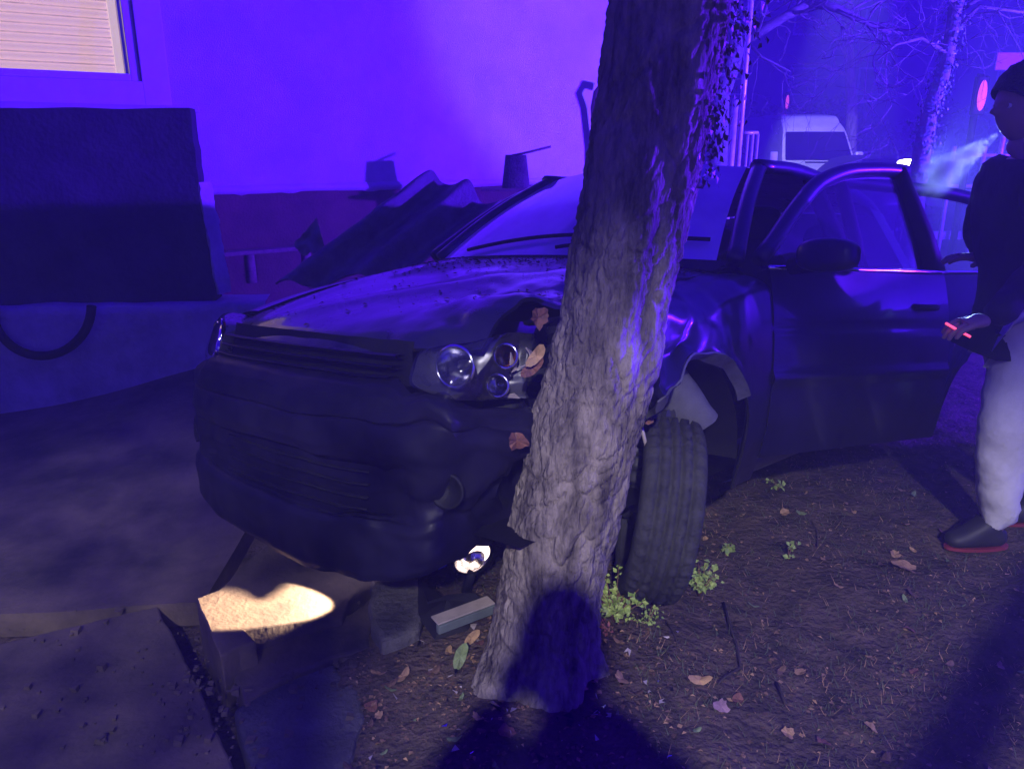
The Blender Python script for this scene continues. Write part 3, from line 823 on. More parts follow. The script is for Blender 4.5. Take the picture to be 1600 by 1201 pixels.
# doors
def make_door(sd, x0, x1, hinge_x, angle, rear=False):
    hy = sd * 0.845
    hinge = Vector((hinge_x, hy, 0))
    def L(p): return Vector(p) - hinge
    def panel(u, v):
        z0 = 0.275; x = x0 + (x1 - x0) * u
        if rear and abs(x + 2.51) < AR + 0.02:
            z0 = max(z0, 0.31 + math.sqrt(max(0, (AR + 0.02) ** 2 - (x + 2.51) ** 2)))
        zt = zbelt(x); z = z0 + (zt - z0) * v
        y = ysd(x, z) + 0.012 * math.exp(-((z - 0.56) / 0.018) ** 2) - 0.006 * math.exp(-((z - 0.735) / 0.01) ** 2)
        return L((x, sd * y, z))
    d = grid('door', panel, 36, 40, M_PAINT, car); 
    m = d.modifiers.new('s', 'SOLIDIFY'); m.thickness = 0.06; m.offset = -1 if sd > 0 else 1; d.data.materials.append(M_PLASTIC); m.material_offset_rim = 1; d.modifiers.new('e', 'EDGE_SPLIT').split_angle = R_(50)
    d.location = hinge; d.rotation_euler = (0, 0, -sd * R_(angle))
    yb = lambda x: ysd(x, 0.95) - 0.028
    def top(x): return hermite(x, [-0.50, -0.62, -0.80, -1.00, -1.25, -1.6, -2.2, -2.55, -2.75], [0.94, 1.03, 1.165, 1.285, 1.355, 1.385, 1.375, 1.335, 1.28])
    def yt(z, x): t = (z - 0.95) / 0.43; return yb(x) + (0.590 - yb(x)) * max(0, t) ** 1.15
    xs = [x0 + 0.01 + (x1 - 0.02 - x0) * i / 22 for i in range(23)]
    if not rear: pts = [(x, top(x)) for x in xs]
    else: pts = [(x, top(x)) for x in xs]
    loop = [L((x, sd * yt(z, x), z)) for x, z in pts]
    rad = [0.031] * len(loop)
    tube('window_frame', loop, rad, M_PAINT, d, seg=10)
    xe = x1 + 0.035 if x1 < x0 else x1
    ze = top(xe)
    vert = [L((xe + (0.0 if not rear else -0.0), sd * yt(zbelt(xe) + (ze - zbelt(xe)) * t, xe), zbelt(xe) + (ze - zbelt(xe)) * t)) for t in (0, .33, .66, 1)]
    tube('window_post', vert, [0.050, 0.044, 0.038, 0.034], M_PLASTIC, d, seg=10)
    if rear:
        xa = x0 - 0.03; za = top(xa)
        vert = [L((xa, sd * yt(zbelt(xa) + (za - zbelt(xa)) * t, xa), zbelt(xa) + (za - zbelt(xa)) * t)) for t in (0, .33, .66, 1)]
        tube('window_post', vert, 0.032, M_PLASTIC, d, seg=10)
    def gls(u, v):
        x = x0 + (x1 - x0) * u; z = zbelt(x) + (max(top(x), zbelt(x) + .004) - zbelt(x)) * v
        return L((x, sd * (yt(z, x) - 0.006), z))
    grid('window_glass', gls, 26, 12, M_SIDEGL, d)
    tube('belt_strip', [L((x, sd * (ysd(x, zbelt(x)) + 0.004), zbelt(x) + 0.004)) for x in xs], 0.009, M_CHROME if sd > 0 else M_PLASTIC, d, seg=8)
    xm = x1 + 0.16
    hpts = [L((xm + 0.08 - 0.16 * t, sd * (ysd(xm, 0.82) + 0.028 * math.sin(math.pi * t)), 0.815)) for t in [i / 8 for i in range(9)]]
    tube('door_handle', hpts, 0.012, M_PLASTIC, d, seg=8)
    if not rear and sd > 0:
        def mir(u, v):
            th = u * 2 * math.pi; ph = (v - .5) * math.pi
            a = math.copysign(abs(math.cos(th)) ** 0.6, math.cos(th)); b = math.copysign(abs(math.sin(th)) ** 0.7, math.sin(th))
            c = math.cos(ph) ** 0.55
            return L((-0.62 + 0.050 * a * c - 0.02 * math.sin(ph), sd * (0.99 + 0.095 * math.sin(ph)), 0.980 + 0.056 * b * c))
        mo = grid('mirror', mir, 32, 20, M_PAINT, d, closed_u=True)
        tube('mirror_arm', [L((-0.63, sd * 0.84, 0.945)), L((-0.63, sd * 0.93, 0.955))], 0.03, M_PLASTIC, d, seg=10)
    return d
d1 = make_door(1, -0.545, -1.585, -0.53, 20); tag(d1, 'front door standing ajar')
d2 = make_door(1, -1.615, -2.50, -1.61, 33, rear=True); tag(d2, 'rear door standing ajar')
make_door(-1, -0.545, -1.585, -0.53, 0)
make_door(-1, -1.615, -2.50, -1.61, 0, rear=True)

# cabin
def dash(u, v):
    th = v * math.pi; y = -0.66 + 1.32 * u
    return (-0.42 - 0.20 * (1 - math.cos(th)), y, 0.70 + 0.24 * math.sin(th) ** 0.6)
grid('dashboard', dash, 24, 14, M_PLASTIC, car)
def steering():
    Mx = Matrix.Translation((-0.90, 0.36, 0.86)) @ Matrix.Rotation(R_(25), 4, 'Y')
    ring = [(0.18 + 0.014 * math.cos(a), 0.014 * math.sin(a)) for a in [i * 2 * math.pi / 8 for i in range(9)]]
    A = lathe_geo(ring, 36, Mx)
    B = tube_geo([Mx @ Vector((0, -0.17, 0)), Mx @ Vector((0.02, 0, 0)), Mx @ Vector((0, 0.17, 0))], [0.016, 0.05, 0.016], 8)
    Vv, Ff = merge([A, B]); mk('steering_wheel', Vv, Ff, M_PLASTIC, car)
steering()
def seat(yc, xc):
    def back(u, v):
        th = u * 2 * math.pi; w = hermite(v, [0, .1, .6, .85, 1], [0.20, 0.25, 0.24, 0.17, 0.02]); t = hermite(v, [0, .3, 1], [0.08, 0.07, 0.02])
        return (xc - 0.28 * v - 0.02 + t * math.sin(th), yc + w * math.copysign(abs(math.cos(th)) ** .7, math.cos(th)), 0.50 + 0.60 * v)
    s = grid('seat', back, 24, 14, M_SEAT, car, closed_u=True)
    def hr(u, v):
        th = u * 2 * math.pi; ph = (v - .5) * math.pi; c = max(0.001, math.cos(ph)) ** .5
        return (xc - 0.33 + 0.045 * math.sin(th) * c, yc + 0.12 * math.copysign(abs(math.cos(th)) ** .7, math.cos(th)) * c, 1.17 + 0.085 * math.sin(ph))
    grid('headrest', hr, 20, 10, M_SEAT, s, closed_u=True)
    def cush(u, v):
        th = u * 2 * math.pi; ph = (v - .5) * math.pi; c = max(0.001, math.cos(ph)) ** .4
        return (xc + 0.22 + 0.26 * math.copysign(abs(math.cos(th)) ** .6, math.cos(th)) * c, yc + 0.25 * math.copysign(abs(math.sin(th)) ** .6, math.sin(th)) * c, 0.46 + 0.09 * math.sin(ph))
    grid('seat_cushion', cush, 24, 10, M_SEAT, s, closed_u=True)
for yc in (0.36, -0.36): seat(yc, -1.22)
for yc in (0.34, -0.34): seat(yc, -2.25)
# wipers lying on the glass
for a, b in ((0.18, 0.62), (0.55, 0.95)):
    pts = []
    for i in range(10):
        t = i / 9; p = screen_pt(a + (b - a) * t, 0.03 + 0.10 * math.sin(t * 1.5)) + Vector((0.012, 0, 0.014)); pts.append(p)
    tube('wiper', pts, 0.008, M_PLASTIC, car, seg=6)

# wheels
def wheel_geo(bm_seg=72):
    R, Wd = 0.312, 0.195
    prof = [(0.205, -0.075), (0.215, -0.09), (0.255, -0.099), (0.285, -0.097), (0.300, -0.088), (0.308, -0.076),
            (0.312, -0.058), (0.295, -0.056), (0.295, -0.047), (0.313, -0.046), (0.314, -0.022), (0.296, -0.021), (0.296, -0.010), (0.314, -0.009),
            (0.314, 0.009), (0.296, 0.010), (0.296, 0.021), (0.314, 0.022), (0.313, 0.046), (0.295, 0.047), (0.295, 0.056), (0.312, 0.058),
            (0.308, 0.076), (0.300, 0.088), (0.285, 0.097), (0.255, 0.099), (0.215, 0.09), (0.205, 0.075)]
    V, F = [], []
    n = len(prof); seg = 120
    for k in range(seg):
        th = 2 * math.pi * k / seg
        for r, a in prof:
            rr = r
            if abs(a) >= 0.046 and r > 0.300 and k % 3 == 0: rr = r - 0.013   # shoulder sipes
            elif abs(a) < 0.046 and r > 0.310 and (k + (1 if a > 0 else 0)) % 4 == 0: rr = r - 0.005
            V.append((a, rr * math.cos(th), rr * math.sin(th)))
    for k in range(seg):
        for i in range(n - 1):
            a = k * n + i; b = ((k + 1) % seg) * n + i
            F.append((a, b, b + 1, a + 1))
    return V, F
def rim_geo():
    A = lathe_geo([(0.205, 0.088), (0.212, 0.09), (0.205, 0.08), (0.185, 0.05), (0.18, 0.0), (0.185, -0.06), (0.205, -0.08), (0.212, -0.09)], 60)
    B = lathe_geo([(0.18, 0.02), (0.15, 0.045), (0.11, 0.05), (0.07, 0.035), (0.06, 0.055), (0.03, 0.06), (0.0001, 0.06)], 60)
    return merge([A, B])
tyre_v = wheel_geo(); rim_v = rim_geo()
def wheel(Mw, first=[None]):
    w = empty('wheel'); w.parent = car; w.matrix_local = Mw
    if first[0] is None:
        t = mk('tyre', tyre_v[0], tyre_v[1], M_RUBBER, w); r = mk('rim', rim_v[0], rim_v[1], M_STEEL, w)
        first[0] = (t.data, r.data)
    else:
        for nm, me in zip(('tyre', 'rim'), first[0]):
            o = bpy.data.objects.new(nm, me); COL.objects.link(o); o.parent = w
    return w
RZ90 = Matrix.Rotation(R_(90), 4, 'Z')
wheel(Matrix.Translation((0, -0.75, 0.25)) @ Matrix.Rotation(R_(-90), 4, 'Z'))
wheel(Matrix.Translation((-2.51, 0.76, 0.38)) @ RZ90)
wheel(Matrix.Translation((-2.51, -0.76, 0.38)) @ Matrix.Rotation(R_(-90), 4, 'Z'))
# torn-off front wheel leaning beside the trunk
wc = YP(1028, 792, 2.30)
ax = Vector((0.985, -0.10, -0.13)).normalized()          # outboard direction
q = Vector((1, 0, 0)).rotation_difference(ax).to_matrix().to_4x4()
wl_ = wheel(CMI @ (Matrix.Translation(wc) @ q @ Matrix.Scale(0.97, 4)))
tag(wl_, 'torn front wheel turned out beside the trunk')
# torn arch liner, wishbone and cable above it
def tornliner(u, v):
    t = v; c = YP(1026 + 62 * t, 575 + 88 * t, 2.36 + 0.04 * t); th = (u - .5) * math.pi * 1.1
    return CMI @ (c + Vector((0.062 * math.sin(th), -0.05 * math.cos(th), 0.03 * math.sin(th) + 0.006 * nz(u * 5, v * 5))))
o = grid('torn_liner', tornliner, 14, 16, mat('grey_liner', (0.13, 0.13, 0.14), 0.8, var=0.25, scale=8), car); solid(o, 0.006)
tube('suspension_arm', [CMI @ YP(985, 800, 2.42), CMI @ YP(965, 770, 2.5), CMI @ YP(930, 740, 2.6)], [0.03, 0.035, 0.04], M_STEEL, car, seg=10)
tube('brake_hose', [CMI @ YP(x, y, 2.2) for x, y in ((1000, 655), (1008, 690), (1018, 722), (1024, 752), (1020, 785))], 0.006, M_TRIM, car, seg=6)
def strut(u, v):
    th = u * 2 * math.pi; c = YP(1000 + 10 * v, 690 + 150 * v, 2.42)
    r = 0.05 + 0.012 * math.sin(v * 40)
    return CMI @ (c + Vector((r * math.cos(th), r * math.sin(th), 0)))
grid('suspension_strut', strut, 16, 30, M_STEEL, car, closed_u=True)
def hubplate(u, v):
    c = YP(1005 + 50 * u, 640 + 60 * v, 2.34); return CMI @ (c + Vector((0, 0.03 * nz(u * 4, v * 4), 0)))
o = grid('torn_bracket', hubplate, 8, 8, M_STEEL, car); solid(o, 0.012)

# ------------------------------------------------------------------ the leaning tree
tree = empty('tree', (TREE_B.x, TREE_B.y, 0))
def bark_h(p):
    q = Vector((p[0] * 17, p[1] * 17, p[2] * 8.0))
    q = q + Vector((nz(p[0] * 9, p[1] * 9, p[2] * 5), nz(p[0] * 9 + 5, p[1] * 9, p[2] * 5), nz(p[0] * 9, p[1] * 9 + 5, p[2] * 5))) * 0.9
    d, _ = noise.voronoi(q)
    e = min(1.0, (d[1] - d[0]) * 4.2)
    q2 = q * 2.3
    d2, _ = noise.voronoi(q2)
    e2 = min(1.0, (d2[1] - d2[0]) * 4.0)
    return e, e2
NU, NT = 230, 430
Vt = []
for j in range(NT):
    z = -0.25 + (2.35 + 0.25) * j / (NT - 1)
    c = trunk_c(z); r0 = trunk_r(z)
    for i in range(NU):
        th = 2 * math.pi * i / NU
        cx, cy = math.cos(th), math.sin(th)
        r = r0 * (1 + 0.06 * nz(cx * 1.4, cy * 1.4, z * 1.6) + (0.20 * (max(0, 0.28 - z) / 0.28) ** 1.6 * (0.5 + math.cos(5 * th + 1 + 0.6 * math.sin(th)))))
        e, e2 = bark_h((cx * 0.15 * 1.0, cy * 0.15, z))
        # twisted ridge and groove running down the right flank
        ridge = math.exp(-(((th + 0.55 + 0.9 * (z - 0.6) - 2 * math.pi * round((th + 0.55 + 0.9 * (z - 0.6)) / (2 * math.pi))) / 0.22) ** 2))
        r += 0.0085 * e - 0.009 + 0.004 * e2 + 0.008 * fbm(cx * 2, cy * 2, z * 5, 3) + 0.003 * nz(cx * 14, cy * 14, z * 60) - 0.022 * ridge
        r += 0.016 * math.exp(-((z - 0.98) / 0.09) ** 2) * max(0, math.cos(th + 0.6))
        Vt.append((c.x + r * cx - tree.location.x, c.y + r * cy - tree.location.y, z))
Ft = []
for j in range(NT - 1):
    for i in range(NU):
        a = j * NU + i; b = j * NU + (i + 1) % NU
        Ft.append((a, b, b + NU, a + NU))
mk('trunk', Vt, Ft, M_BARK, tree)
def loc_(p): return Vector(p) - tree.location
def limb(name, pts, r0, r1, material, parent, off=Vector((0, 0, 0)), seg=10):
    n = len(pts); P = []
    for i in range(n - 1):
        for k in range(4):
            t = k / 4; P.append(Vector(pts[i]).lerp(Vector(pts[i + 1]), t))
    P.append(Vector(pts[-1]))
    m = len(P)
    P = [p + Vector((nz(p.x * 3, p.y * 3, p.z * 3), nz(p.x * 3 + 7, p.y * 3, p.z * 3), 0)) * 0.04 * min(1, i / 4) - off for i, p in enumerate(P)]
    return tube(name, P, [r0 + (r1 - r0) * i / (m - 1) for i in range(m)], material, parent, seg)
tl = tree.location
c0 = trunk_c(2.3)
limb('upper_trunk', [c0, trunk_c(3.1), trunk_c(3.9) + Vector((.05, .1, 0)), trunk_c(4.6) + Vector((.2, .1, .4))], 0.128, 0.06, M_BARK, tree, tl, 18)
for p in ([trunk_c(3.2), (1.2, 1.9, 3.9), (1.9, 2.3, 4.8)], [trunk_c(3.5), (0.1, 2.3, 4.3), (-0.7, 2.9, 5.0)], [trunk_c(4.0), (0.9, 2.9, 4.8), (1.1, 3.6, 5.6)]):
    limb('limb', p, 0.06, 0.02, M_BARK, tree, tl)
def leaf_geo(c, n, s, w, roll, curl=0.15, pts=3):
    """small pointed leaf, folded on its midrib: 6 verts"""
    n = n.normalized(); a = n.orthogonal().normalized(); a = (Matrix.Rotation(roll, 3, n) @ a); b = n.cross(a)
    return ([c - a * s * .5, c + b * w * .5 - a * s * .1 + n * curl * w, c + a * s * .5 - n * curl * s * .5, c - b * w * .5 - a * s * .1 + n * curl * w, c + a * s * .12],
            [(0, 4, 1), (1, 4, 2), (2, 4, 3), (3, 4, 0)])
# ivy on the upper right flank
iv = []
rnd = random.Random(11)
for i in range(1500):
    z = rnd.uniform(1.40, 2.30)
    k = (z - 1.40) / 0.9
    th = rnd.gauss(-0.15, 0.38 + 0.15 * k)
    out = abs(rnd.gauss(0, 0.042)) * (0.4 + k)
    if rnd.random() > 0.18 + 0.82 * k ** 0.7: continue
    c = trunk_c(z); r = trunk_r(z) + 0.008 + out
    p = Vector((c.x + r * math.cos(th), c.y + r * math.sin(th), z)) - tl
    n = Vector((math.cos(th), math.sin(th), rnd.uniform(-.2, .6))) + Vector((rnd.uniform(-.6, .6), rnd.uniform(-.6, .6), rnd.uniform(-.3, .3)))
    s = rnd.uniform(0.010, 0.025)
    iv.append(leaf_geo(p, n, s, s * .85, rnd.uniform(0, 6.28)))
Vv, Ff = merge(iv)
tag(mk('ivy', Vv, Ff, M_IVY, tree, smooth=False), 'dark ivy on the upper trunk', kind='stuff')
tag(tree, 'thick leaning tree trunk with cracked bark in front of the car', 'tree')

# ------------------------------------------------------------------ debris below the bumper
lampr = empty('fallen_lamp', G(738, 905, 0.10))
fo = lampr.location
Mx = Matrix.Translation((0, 0, 0.085)) @ Matrix.Rotation(R_(-65), 4, 'Z') @ Matrix.Rotation(R_(12), 4, 'Y')
prof = [(0.0001, -0.055), (0.03, -0.05), (0.052, -0.032), (0.064, -0.006), (0.068, 0.004), (0.064, 0.006)]
Vv, Ff = lathe_geo(prof, 36, Mx); mk('reflector', Vv, Ff, M_REFL, lampr)
def crescent(u, v):
    th = R_(-15) + R_(150) * u
    r = 0.040 + 0.026 * v * (math.sin(math.pi * (0.12 + 0.86 * u))) ** 0.6
    return Mx @ Vector((0.004 + 0.012 * (1 - v), r * math.cos(th), r * math.sin(th)))
o = grid('lit_lens', crescent, 30, 6, emit_mat('lit_lens', (1.0, 0.74, 0.60), 3.2), lampr); solid(o, 0.003)
Vv, Ff = lathe_geo([(0.072, -0.03), (0.076, 0.0), (0.070, 0.012)], 36, Mx); mk('housing', Vv, Ff, M_PLASTIC, lampr)
tube('bracket', [(0, 0.01, 0.02), (-0.02, 0.03, -0.04), (-0.03, 0.05, -0.12)], 0.018, M_PLASTIC, lampr)
tag(lampr, 'knocked-off lamp still glowing white under the bumper by the trunk', 'lamp')
a_, b_ = G(686, 992, 0.07), G(775, 958, 0.075)
dr = (b_ - a_).normalized(); up = Vector((0, 0, 1)); sd_ = dr.cross(up)
def bar_geo(a, b, h, w, tilt=0.0):
    P = []
    for c in (a, b):
        for (q, s) in ((0, 0), (w, 0), (w, h), (0, h)): P.append(c - sd_ * q + up * s)
    return P, [(0, 1, 2, 3), (7, 6, 5, 4), (0, 4, 5, 1), (1, 5, 6, 2), (2, 6, 7, 3), (3, 7, 4, 0)]
trim = empty('broken_trim', a_)
Vv, Ff = bar_geo(a_ - a_, b_ - a_, 0.030, 0.02); o = mk('trim_face', Vv, Ff, M_TRIMG, trim, smooth=False); bevel(o, 0.003)
Vv, Ff = bar_geo(up * 0.0315 - sd_ * 0.004, b_ - a_ + up * 0.0315 - sd_ * 0.004, 0.006, 0.05); o = mk('trim_flange', Vv, Ff, M_TRIM, trim, smooth=False); bevel(o, 0.002)
tag(trim, 'snapped pale and grey plastic trim strip left of the trunk', 'trim')
pp = [G(x, y, z) for x, y, z in ((655, 905, .10), (668, 940, .12), (700, 928, .13), (740, 925, .12), (762, 945, .08), (730, 985, .04), (680, 1000, .03), (655, 965, .06))]
c = sum(pp, Vector()) / len(pp)
Vv = [p - c for p in pp] + [Vector((0, 0, 0.03))]
o = mk('plastic_fragment', Vv, [(i, (i + 1) % 8, 8) for i in range(8)], M_PLASTIC, loc=c, smooth=False); solid(o, 0.006)
tag(o, 'jagged black bumper fragment beneath the fallen lamp', 'debris')
o = mk('plastic_shard', [Vector(p) for p in ((0, 0, 0), (.03, .005, .012), (.038, .0, .03), (.012, .006, .026))], [(0, 1, 2, 3)], mat('blue_shard', (0.05, 0.05, 0.6), 0.3, var=0.1), loc=G(684, 890, 0.12), smooth=False); solid(o, 0.004)
tag(o, 'small bright blue shard left of the glowing lamp', 'debris')
# rubbish behind the bonnet against the house
cs = empty('corrugated_sheet', YP(520, 430, 5.0))
def corr(u, v):
    top = YP(690 + 120 * (u - .25), 276 + 60 * max(0, u - .3), 5.25); bot = YP(440 + 210 * (u - .05), 448 - 20 * u, 4.75)
    p = bot.lerp(top, v)
    return p + Vector((0.02, -0.055, 0.045)) * math.cos(u * 2 * math.pi * 2.0 - 0.9) + Vector((0, 0, 0.01 * nz(u * 8, v * 8)))- cs.location
o = grid('sheet', corr, 60, 24, M_SHEET, cs); solid(o, 0.012)
tag(cs, 'dark corrugated roofing sheet leaning behind the bonnet', 'roofing sheet')
s_, z_ = WP(806, 266, 1.2)
bk = empty('bucket', wall_pt(s_, z_ - 0.16, 1.2))
def buck(u, v):
    th = u * 2 * math.pi; r = 0.10 + 0.035 * (1 - v)
    a, b = math.cos(th), math.sin(th)
    return (r * math.copysign(abs(a) ** .6, a), r * math.copysign(abs(b) ** .6, b), 0.30 * v)
o = grid('pail', buck, 24, 8, M_CONC_D, bk, closed_u=True); solid(o, 0.008)
Vv, Ff = box_geo(-0.33, 0.62, -0.13, 0.13, -0.03, -0.004); o = mk('base_board', Vv, Ff, M_PLANK, bk, smooth=False); bevel(o, 0.004)
tube('support', [(0.1, 0, -0.035), (0.12, 0, -1.1)], 0.05, M_PLANK, bk)
tube('handle', [(-0.05, -.02, 0.29), (0.12, -.03, 0.325), (0.33, 0, 0.375)], 0.011, M_PLANK, bk)
tag(bk, 'grey upturned pail on a board behind the windscreen', 'bucket')
s0, z0 = WP(318, 404, 0.5); s1, z1 = WP(490, 404, 0.5)
pk = empty('ledge_board', wall_pt(s0, z0, 0.5))
q0 = Vector((0, 0, 0)); q1 = wall_pt(s1, z0 + 0.01, 0.5) - pk.location
P = []
for c in (q0, q1):
    for (a, b) in ((0, 0), (.14, 0), (.14, .035), (0, .035)): P.append(c - WN * a + Vector((0, 0, b)))
o = mk('board', P, [(0, 1, 2, 3), (7, 6, 5, 4), (0, 4, 5, 1), (1, 5, 6, 2), (2, 6, 7, 3), (3, 7, 4, 0)], M_PLANK, pk, smooth=False); bevel(o, 0.004)
for t in (0.42, 0.95):
    c = q0.lerp(q1, t) - WN * 0.07
    tube('leg', [c + Vector((0, 0, -0.003)), c + Vector((0, 0, -0.26))], [0.045, 0.05], M_PLANK, pk)
tag(pk, 'low brown board on stub legs below the brown plinth', 'board')
sp = YP(492, 378, 5.0)
def scrap(u, v): return Vector((-0.09 + 0.16 * u - 0.05 * v, 0.03 * nz(u * 3, v * 3), -0.08 + 0.18 * v * (0.3 + u) + 0.03 * nz(u * 4, v * 4, 4)))
o = grid('plastic_scrap', scrap, 12, 10, mat('clear_scrap', (0.17, 0.16, 0.18), 0.5, var=0.3))
o.location = sp; solid(o, 0.003)
tag(o, 'crumpled pale plastic scrap left of the corrugated sheet', 'scrap')

# ------------------------------------------------------------------ weeds, leaves, twigs
def weed(px, py, h, n, label, leaf_s=0.022, spread=0.08, seed=0, m=M_WEED):
    p0 = G(px, py); p0.z = gz(p0.x, p0.y)
    w = empty('weed', p0); r = random.Random(seed)
    st, lv = [], []
    for i in range(max(3, n // 9)):
        a = r.uniform(0, 6.28); l = r.uniform(.5, 1) * h; rad = r.uniform(.2, 1) * spread
        pts = [Vector((0.3 * rad * t * math.cos(a) * 2 + rad * .7 * t * t * math.cos(a), rad * t * math.sin(a), l * t - 0.2 * l * t * t)) for t in (0, .35, .7, 1)]
        st.append(tube_geo(pts, [.0022, .002, .0016, .001], 5))
        for k in range(n // max(3, n // 9) + 1):
            t = r.uniform(.25, 1); j = min(int(t * 3), 2); q = pts[j].lerp(pts[j + 1], t * 3 - j if t < 1 else 1)
            q = q + Vector((r.gauss(0, .012), r.gauss(0, .012), r.gauss(0, .008)))
            s = leaf_s * r.uniform(.5, 1.2)
            lv.append(leaf_geo(q, Vector((r.uniform(-.6, .6), r.uniform(-.9, .2), r.uniform(.2, 1))), s, s * .7, r.uniform(0, 6.28)))
    V1, F1 = merge(st); mk('stems', V1, F1, M_STEM, w)
    V1, F1 = merge(lv); mk('leaves', V1, F1, m, w, smooth=False)
    tag(w, label, 'weed'); return w
weed(962, 990, 0.24, 260, 'bushy bright green weed at the right foot of the trunk', 0.024, 0.12, 1)
weed(1012, 988, 0.08, 44, 'low green sprig in front of the torn wheel', 0.016, 0.07, 2)
weed(1092, 930, 0.17, 120, 'yellow-green weed just right of the torn wheel', 0.024, 0.06, 3)
weed(1135, 866, 0.07, 16, 'small pale weed behind the torn wheel on the soil', 0.036, 0.04, 4)
weed(1232, 872, 0.09, 9, 'thin two-leaved seedling alone on the soil in mid right', 0.026, 0.015, 5)
weed(1216, 762, 0.06, 18, 'tiny bright weed in the shadow below the front door', 0.026, 0.04, 6)
weed(948, 1005, 0.05, 30, 'reddish sprig drooping below the bushy green weed', 0.014, 0.05, 7, mat('red_sprig', (0.36, 0.13, 0.10), 0.6, var=0.3, scale=30))

def leaf_mesh(name, lobes, material, s, seed, curl=0.25):
    r = random.Random(seed); n = 22; V = [Vector((0, 0, 0))]
    for i in range(n):
        th = 2 * math.pi * i / n
        rad = s * (0.72 + 0.35 * nz(math.cos(th) * 1.7 + seed, math.sin(th) * 1.7, seed * .7) + 0.12 * abs(math.cos(th * lobes / 2))) * r.uniform(.85, 1.1) if lobes else s * (1.0 / math.sqrt((math.cos(th)) ** 2 + (math.sin(th) / 0.42) ** 2))
        x, y = rad * math.cos(th), rad * math.sin(th)
        V.append(Vector((x, y, curl * s * ((x / s) ** 2 + 0.6 * nz(x / s * 2, y / s * 2, seed)))))
    F = [(0, 1 + i, 1 + (i + 1) % n) for i in range(n)]
    me = bpy.data.meshes.new(name); me.from_pydata([tuple(v) for v in V], [], F); me.materials.append(material); me.update()
    return me
def place(name, me, p, rot, label, cat, group=None):
    o = bpy.data.objects.new(name, me); COL.objects.link(o); o.location = p; o.rotation_euler = rot
    tag(o, label, cat, group); return o
def on_car_front(px, py, Y): return YP(px, py, Y)
place('leaf', leaf_mesh('leaf_a', 5, M_LEAF_RED, 0.030, 1, .9), YP(841, 497, 1.86), (R_(70), R_(10), 0.3), 'curled orange-red leaf stuck above the smashed headlamp', 'leaf')
place('leaf', leaf_mesh('leaf_b', 0, M_LEAF_YEL, 0.034, 2, .4), YP(838, 556, 1.80), (R_(60), R_(-52), 0.1), 'long yellow leaf wedged between headlamp and trunk', 'leaf')
place('leaf', leaf_mesh('leaf_c', 0, M_LEAF_RED, 0.036, 3, .4), YP(832, 574, 1.81), (R_(60), R_(-40), 0.2), 'rusty leaf under the yellow leaf at the headlamp', 'leaf')
place('leaf', leaf_mesh('leaf_d', 5, M_LEAF_RED, 0.030, 4, .9), YP(808, 688, 1.82), (R_(80), R_(8), 0.2), 'dull red leaf on the bumper corner left of the trunk', 'leaf')
place('leaf', leaf_mesh('leaf_e', 4, M_LEAF_RED, 0.030, 5, .4), YP(1006, 652, 2.10), (R_(80), R_(30), 0.2), 'red leaf right of the trunk above the torn wheel', 'leaf')
def gl(px, py, dz=0.012):
    p = G(px, py); p.z = gz(p.x, p.y) + dz; return p
place('leaf', (lambda: leaf_mesh('cap', 0, mat('pink_cap', (0.62, 0.33, 0.28), 0.6, var=0.15, scale=30), 0.024, 6, -.8))(), gl(947, 900, 0.10), (R_(55), 0, 0), 'round pinkish leaf atop the green weed by the trunk', 'leaf')
yl = leaf_mesh('leaf_f', 0, M_LEAF_YEL, 0.036, 7, .35)
place('leaf', yl, gl(1092, 1078, 0.014), (R_(12), 0, 0.0), 'plump yellow leaf lying alone on the soil below the wheel', 'leaf')
place('leaf', leaf_mesh('leaf_g', 5, mat('leaf_mauve', (0.28, 0.17, 0.20), 0.6, var=0.3, scale=30), 0.026, 8), gl(1126, 1115), (R_(20), R_(-10), 0.4), 'mauve brown leaf just right of the plump yellow leaf', 'leaf')
place('leaf', leaf_mesh('leaf_h', 0, M_LEAF_GRN, 0.042, 9, .3), gl(720, 1052, 0.03), (R_(40), R_(-50), 1.0), 'pointed green leaf standing at the left foot of trunk', 'leaf')
place('leaf', leaf_mesh('leaf_i', 0, M_LEAF_TAN, 0.032, 10, .3), gl(738, 1022, 0.03), (R_(50), R_(-30), .6), 'tan leaf above the pointed green leaf by trunk foot', 'leaf')
place('leaf', leaf_mesh('leaf_j', 5, M_LEAF_TAN, 0.05, 12, .3), gl(1412, 886), (R_(8), R_(5), 1), 'broad tan leaf on soil between door and right shadow', 'leaf')
place('leaf', leaf_mesh('leaf_k', 0, M_LEAF_YEL, 0.016, 13, .3), gl(1212, 872, 0.02), (R_(25), R_(10), 2.6), 'small pale oval leaf beside the two-leaved seedling', 'leaf')
rnd = random.Random(21)
kinds = [leaf_mesh('fallen_leaf_%d' % i, lb, m, 0.022, 30 + i, .35) for i, (lb, m) in enumerate(((5, M_LEAF_BRN), (0, M_LEAF_TAN), (5, M_LEAF_TAN), (0, M_LEAF_BRN), (4, M_LEAF_RED), (0, M_LEAF_GRN)))]
def scatter(n, xr, yr, label, group, ok, ks):
    k = 0
    while k < n:
        x, y = rnd.uniform(*xr), rnd.uniform(*yr)
        if not ok(x, y): continue
        o = place('fallen_leaf', rnd.choice(ks), (x, y, gz(x, y) + 0.010), (rnd.uniform(-.5, .5), rnd.uniform(-.5, .5), rnd.uniform(0, 6.28)), label, 'leaf', group)
        s = rnd.uniform(.5, 1.35); o.scale = (s, s, s); k += 1
scatter(46, (-0.42, 0.02), (1.42, 2.05), 'small dead leaf in the litter left of the trunk foot', 'leaf litter left of the trunk', lambda x, y: x > -0.50 + 0.10 * (y - 1.8) + .04, kinds)
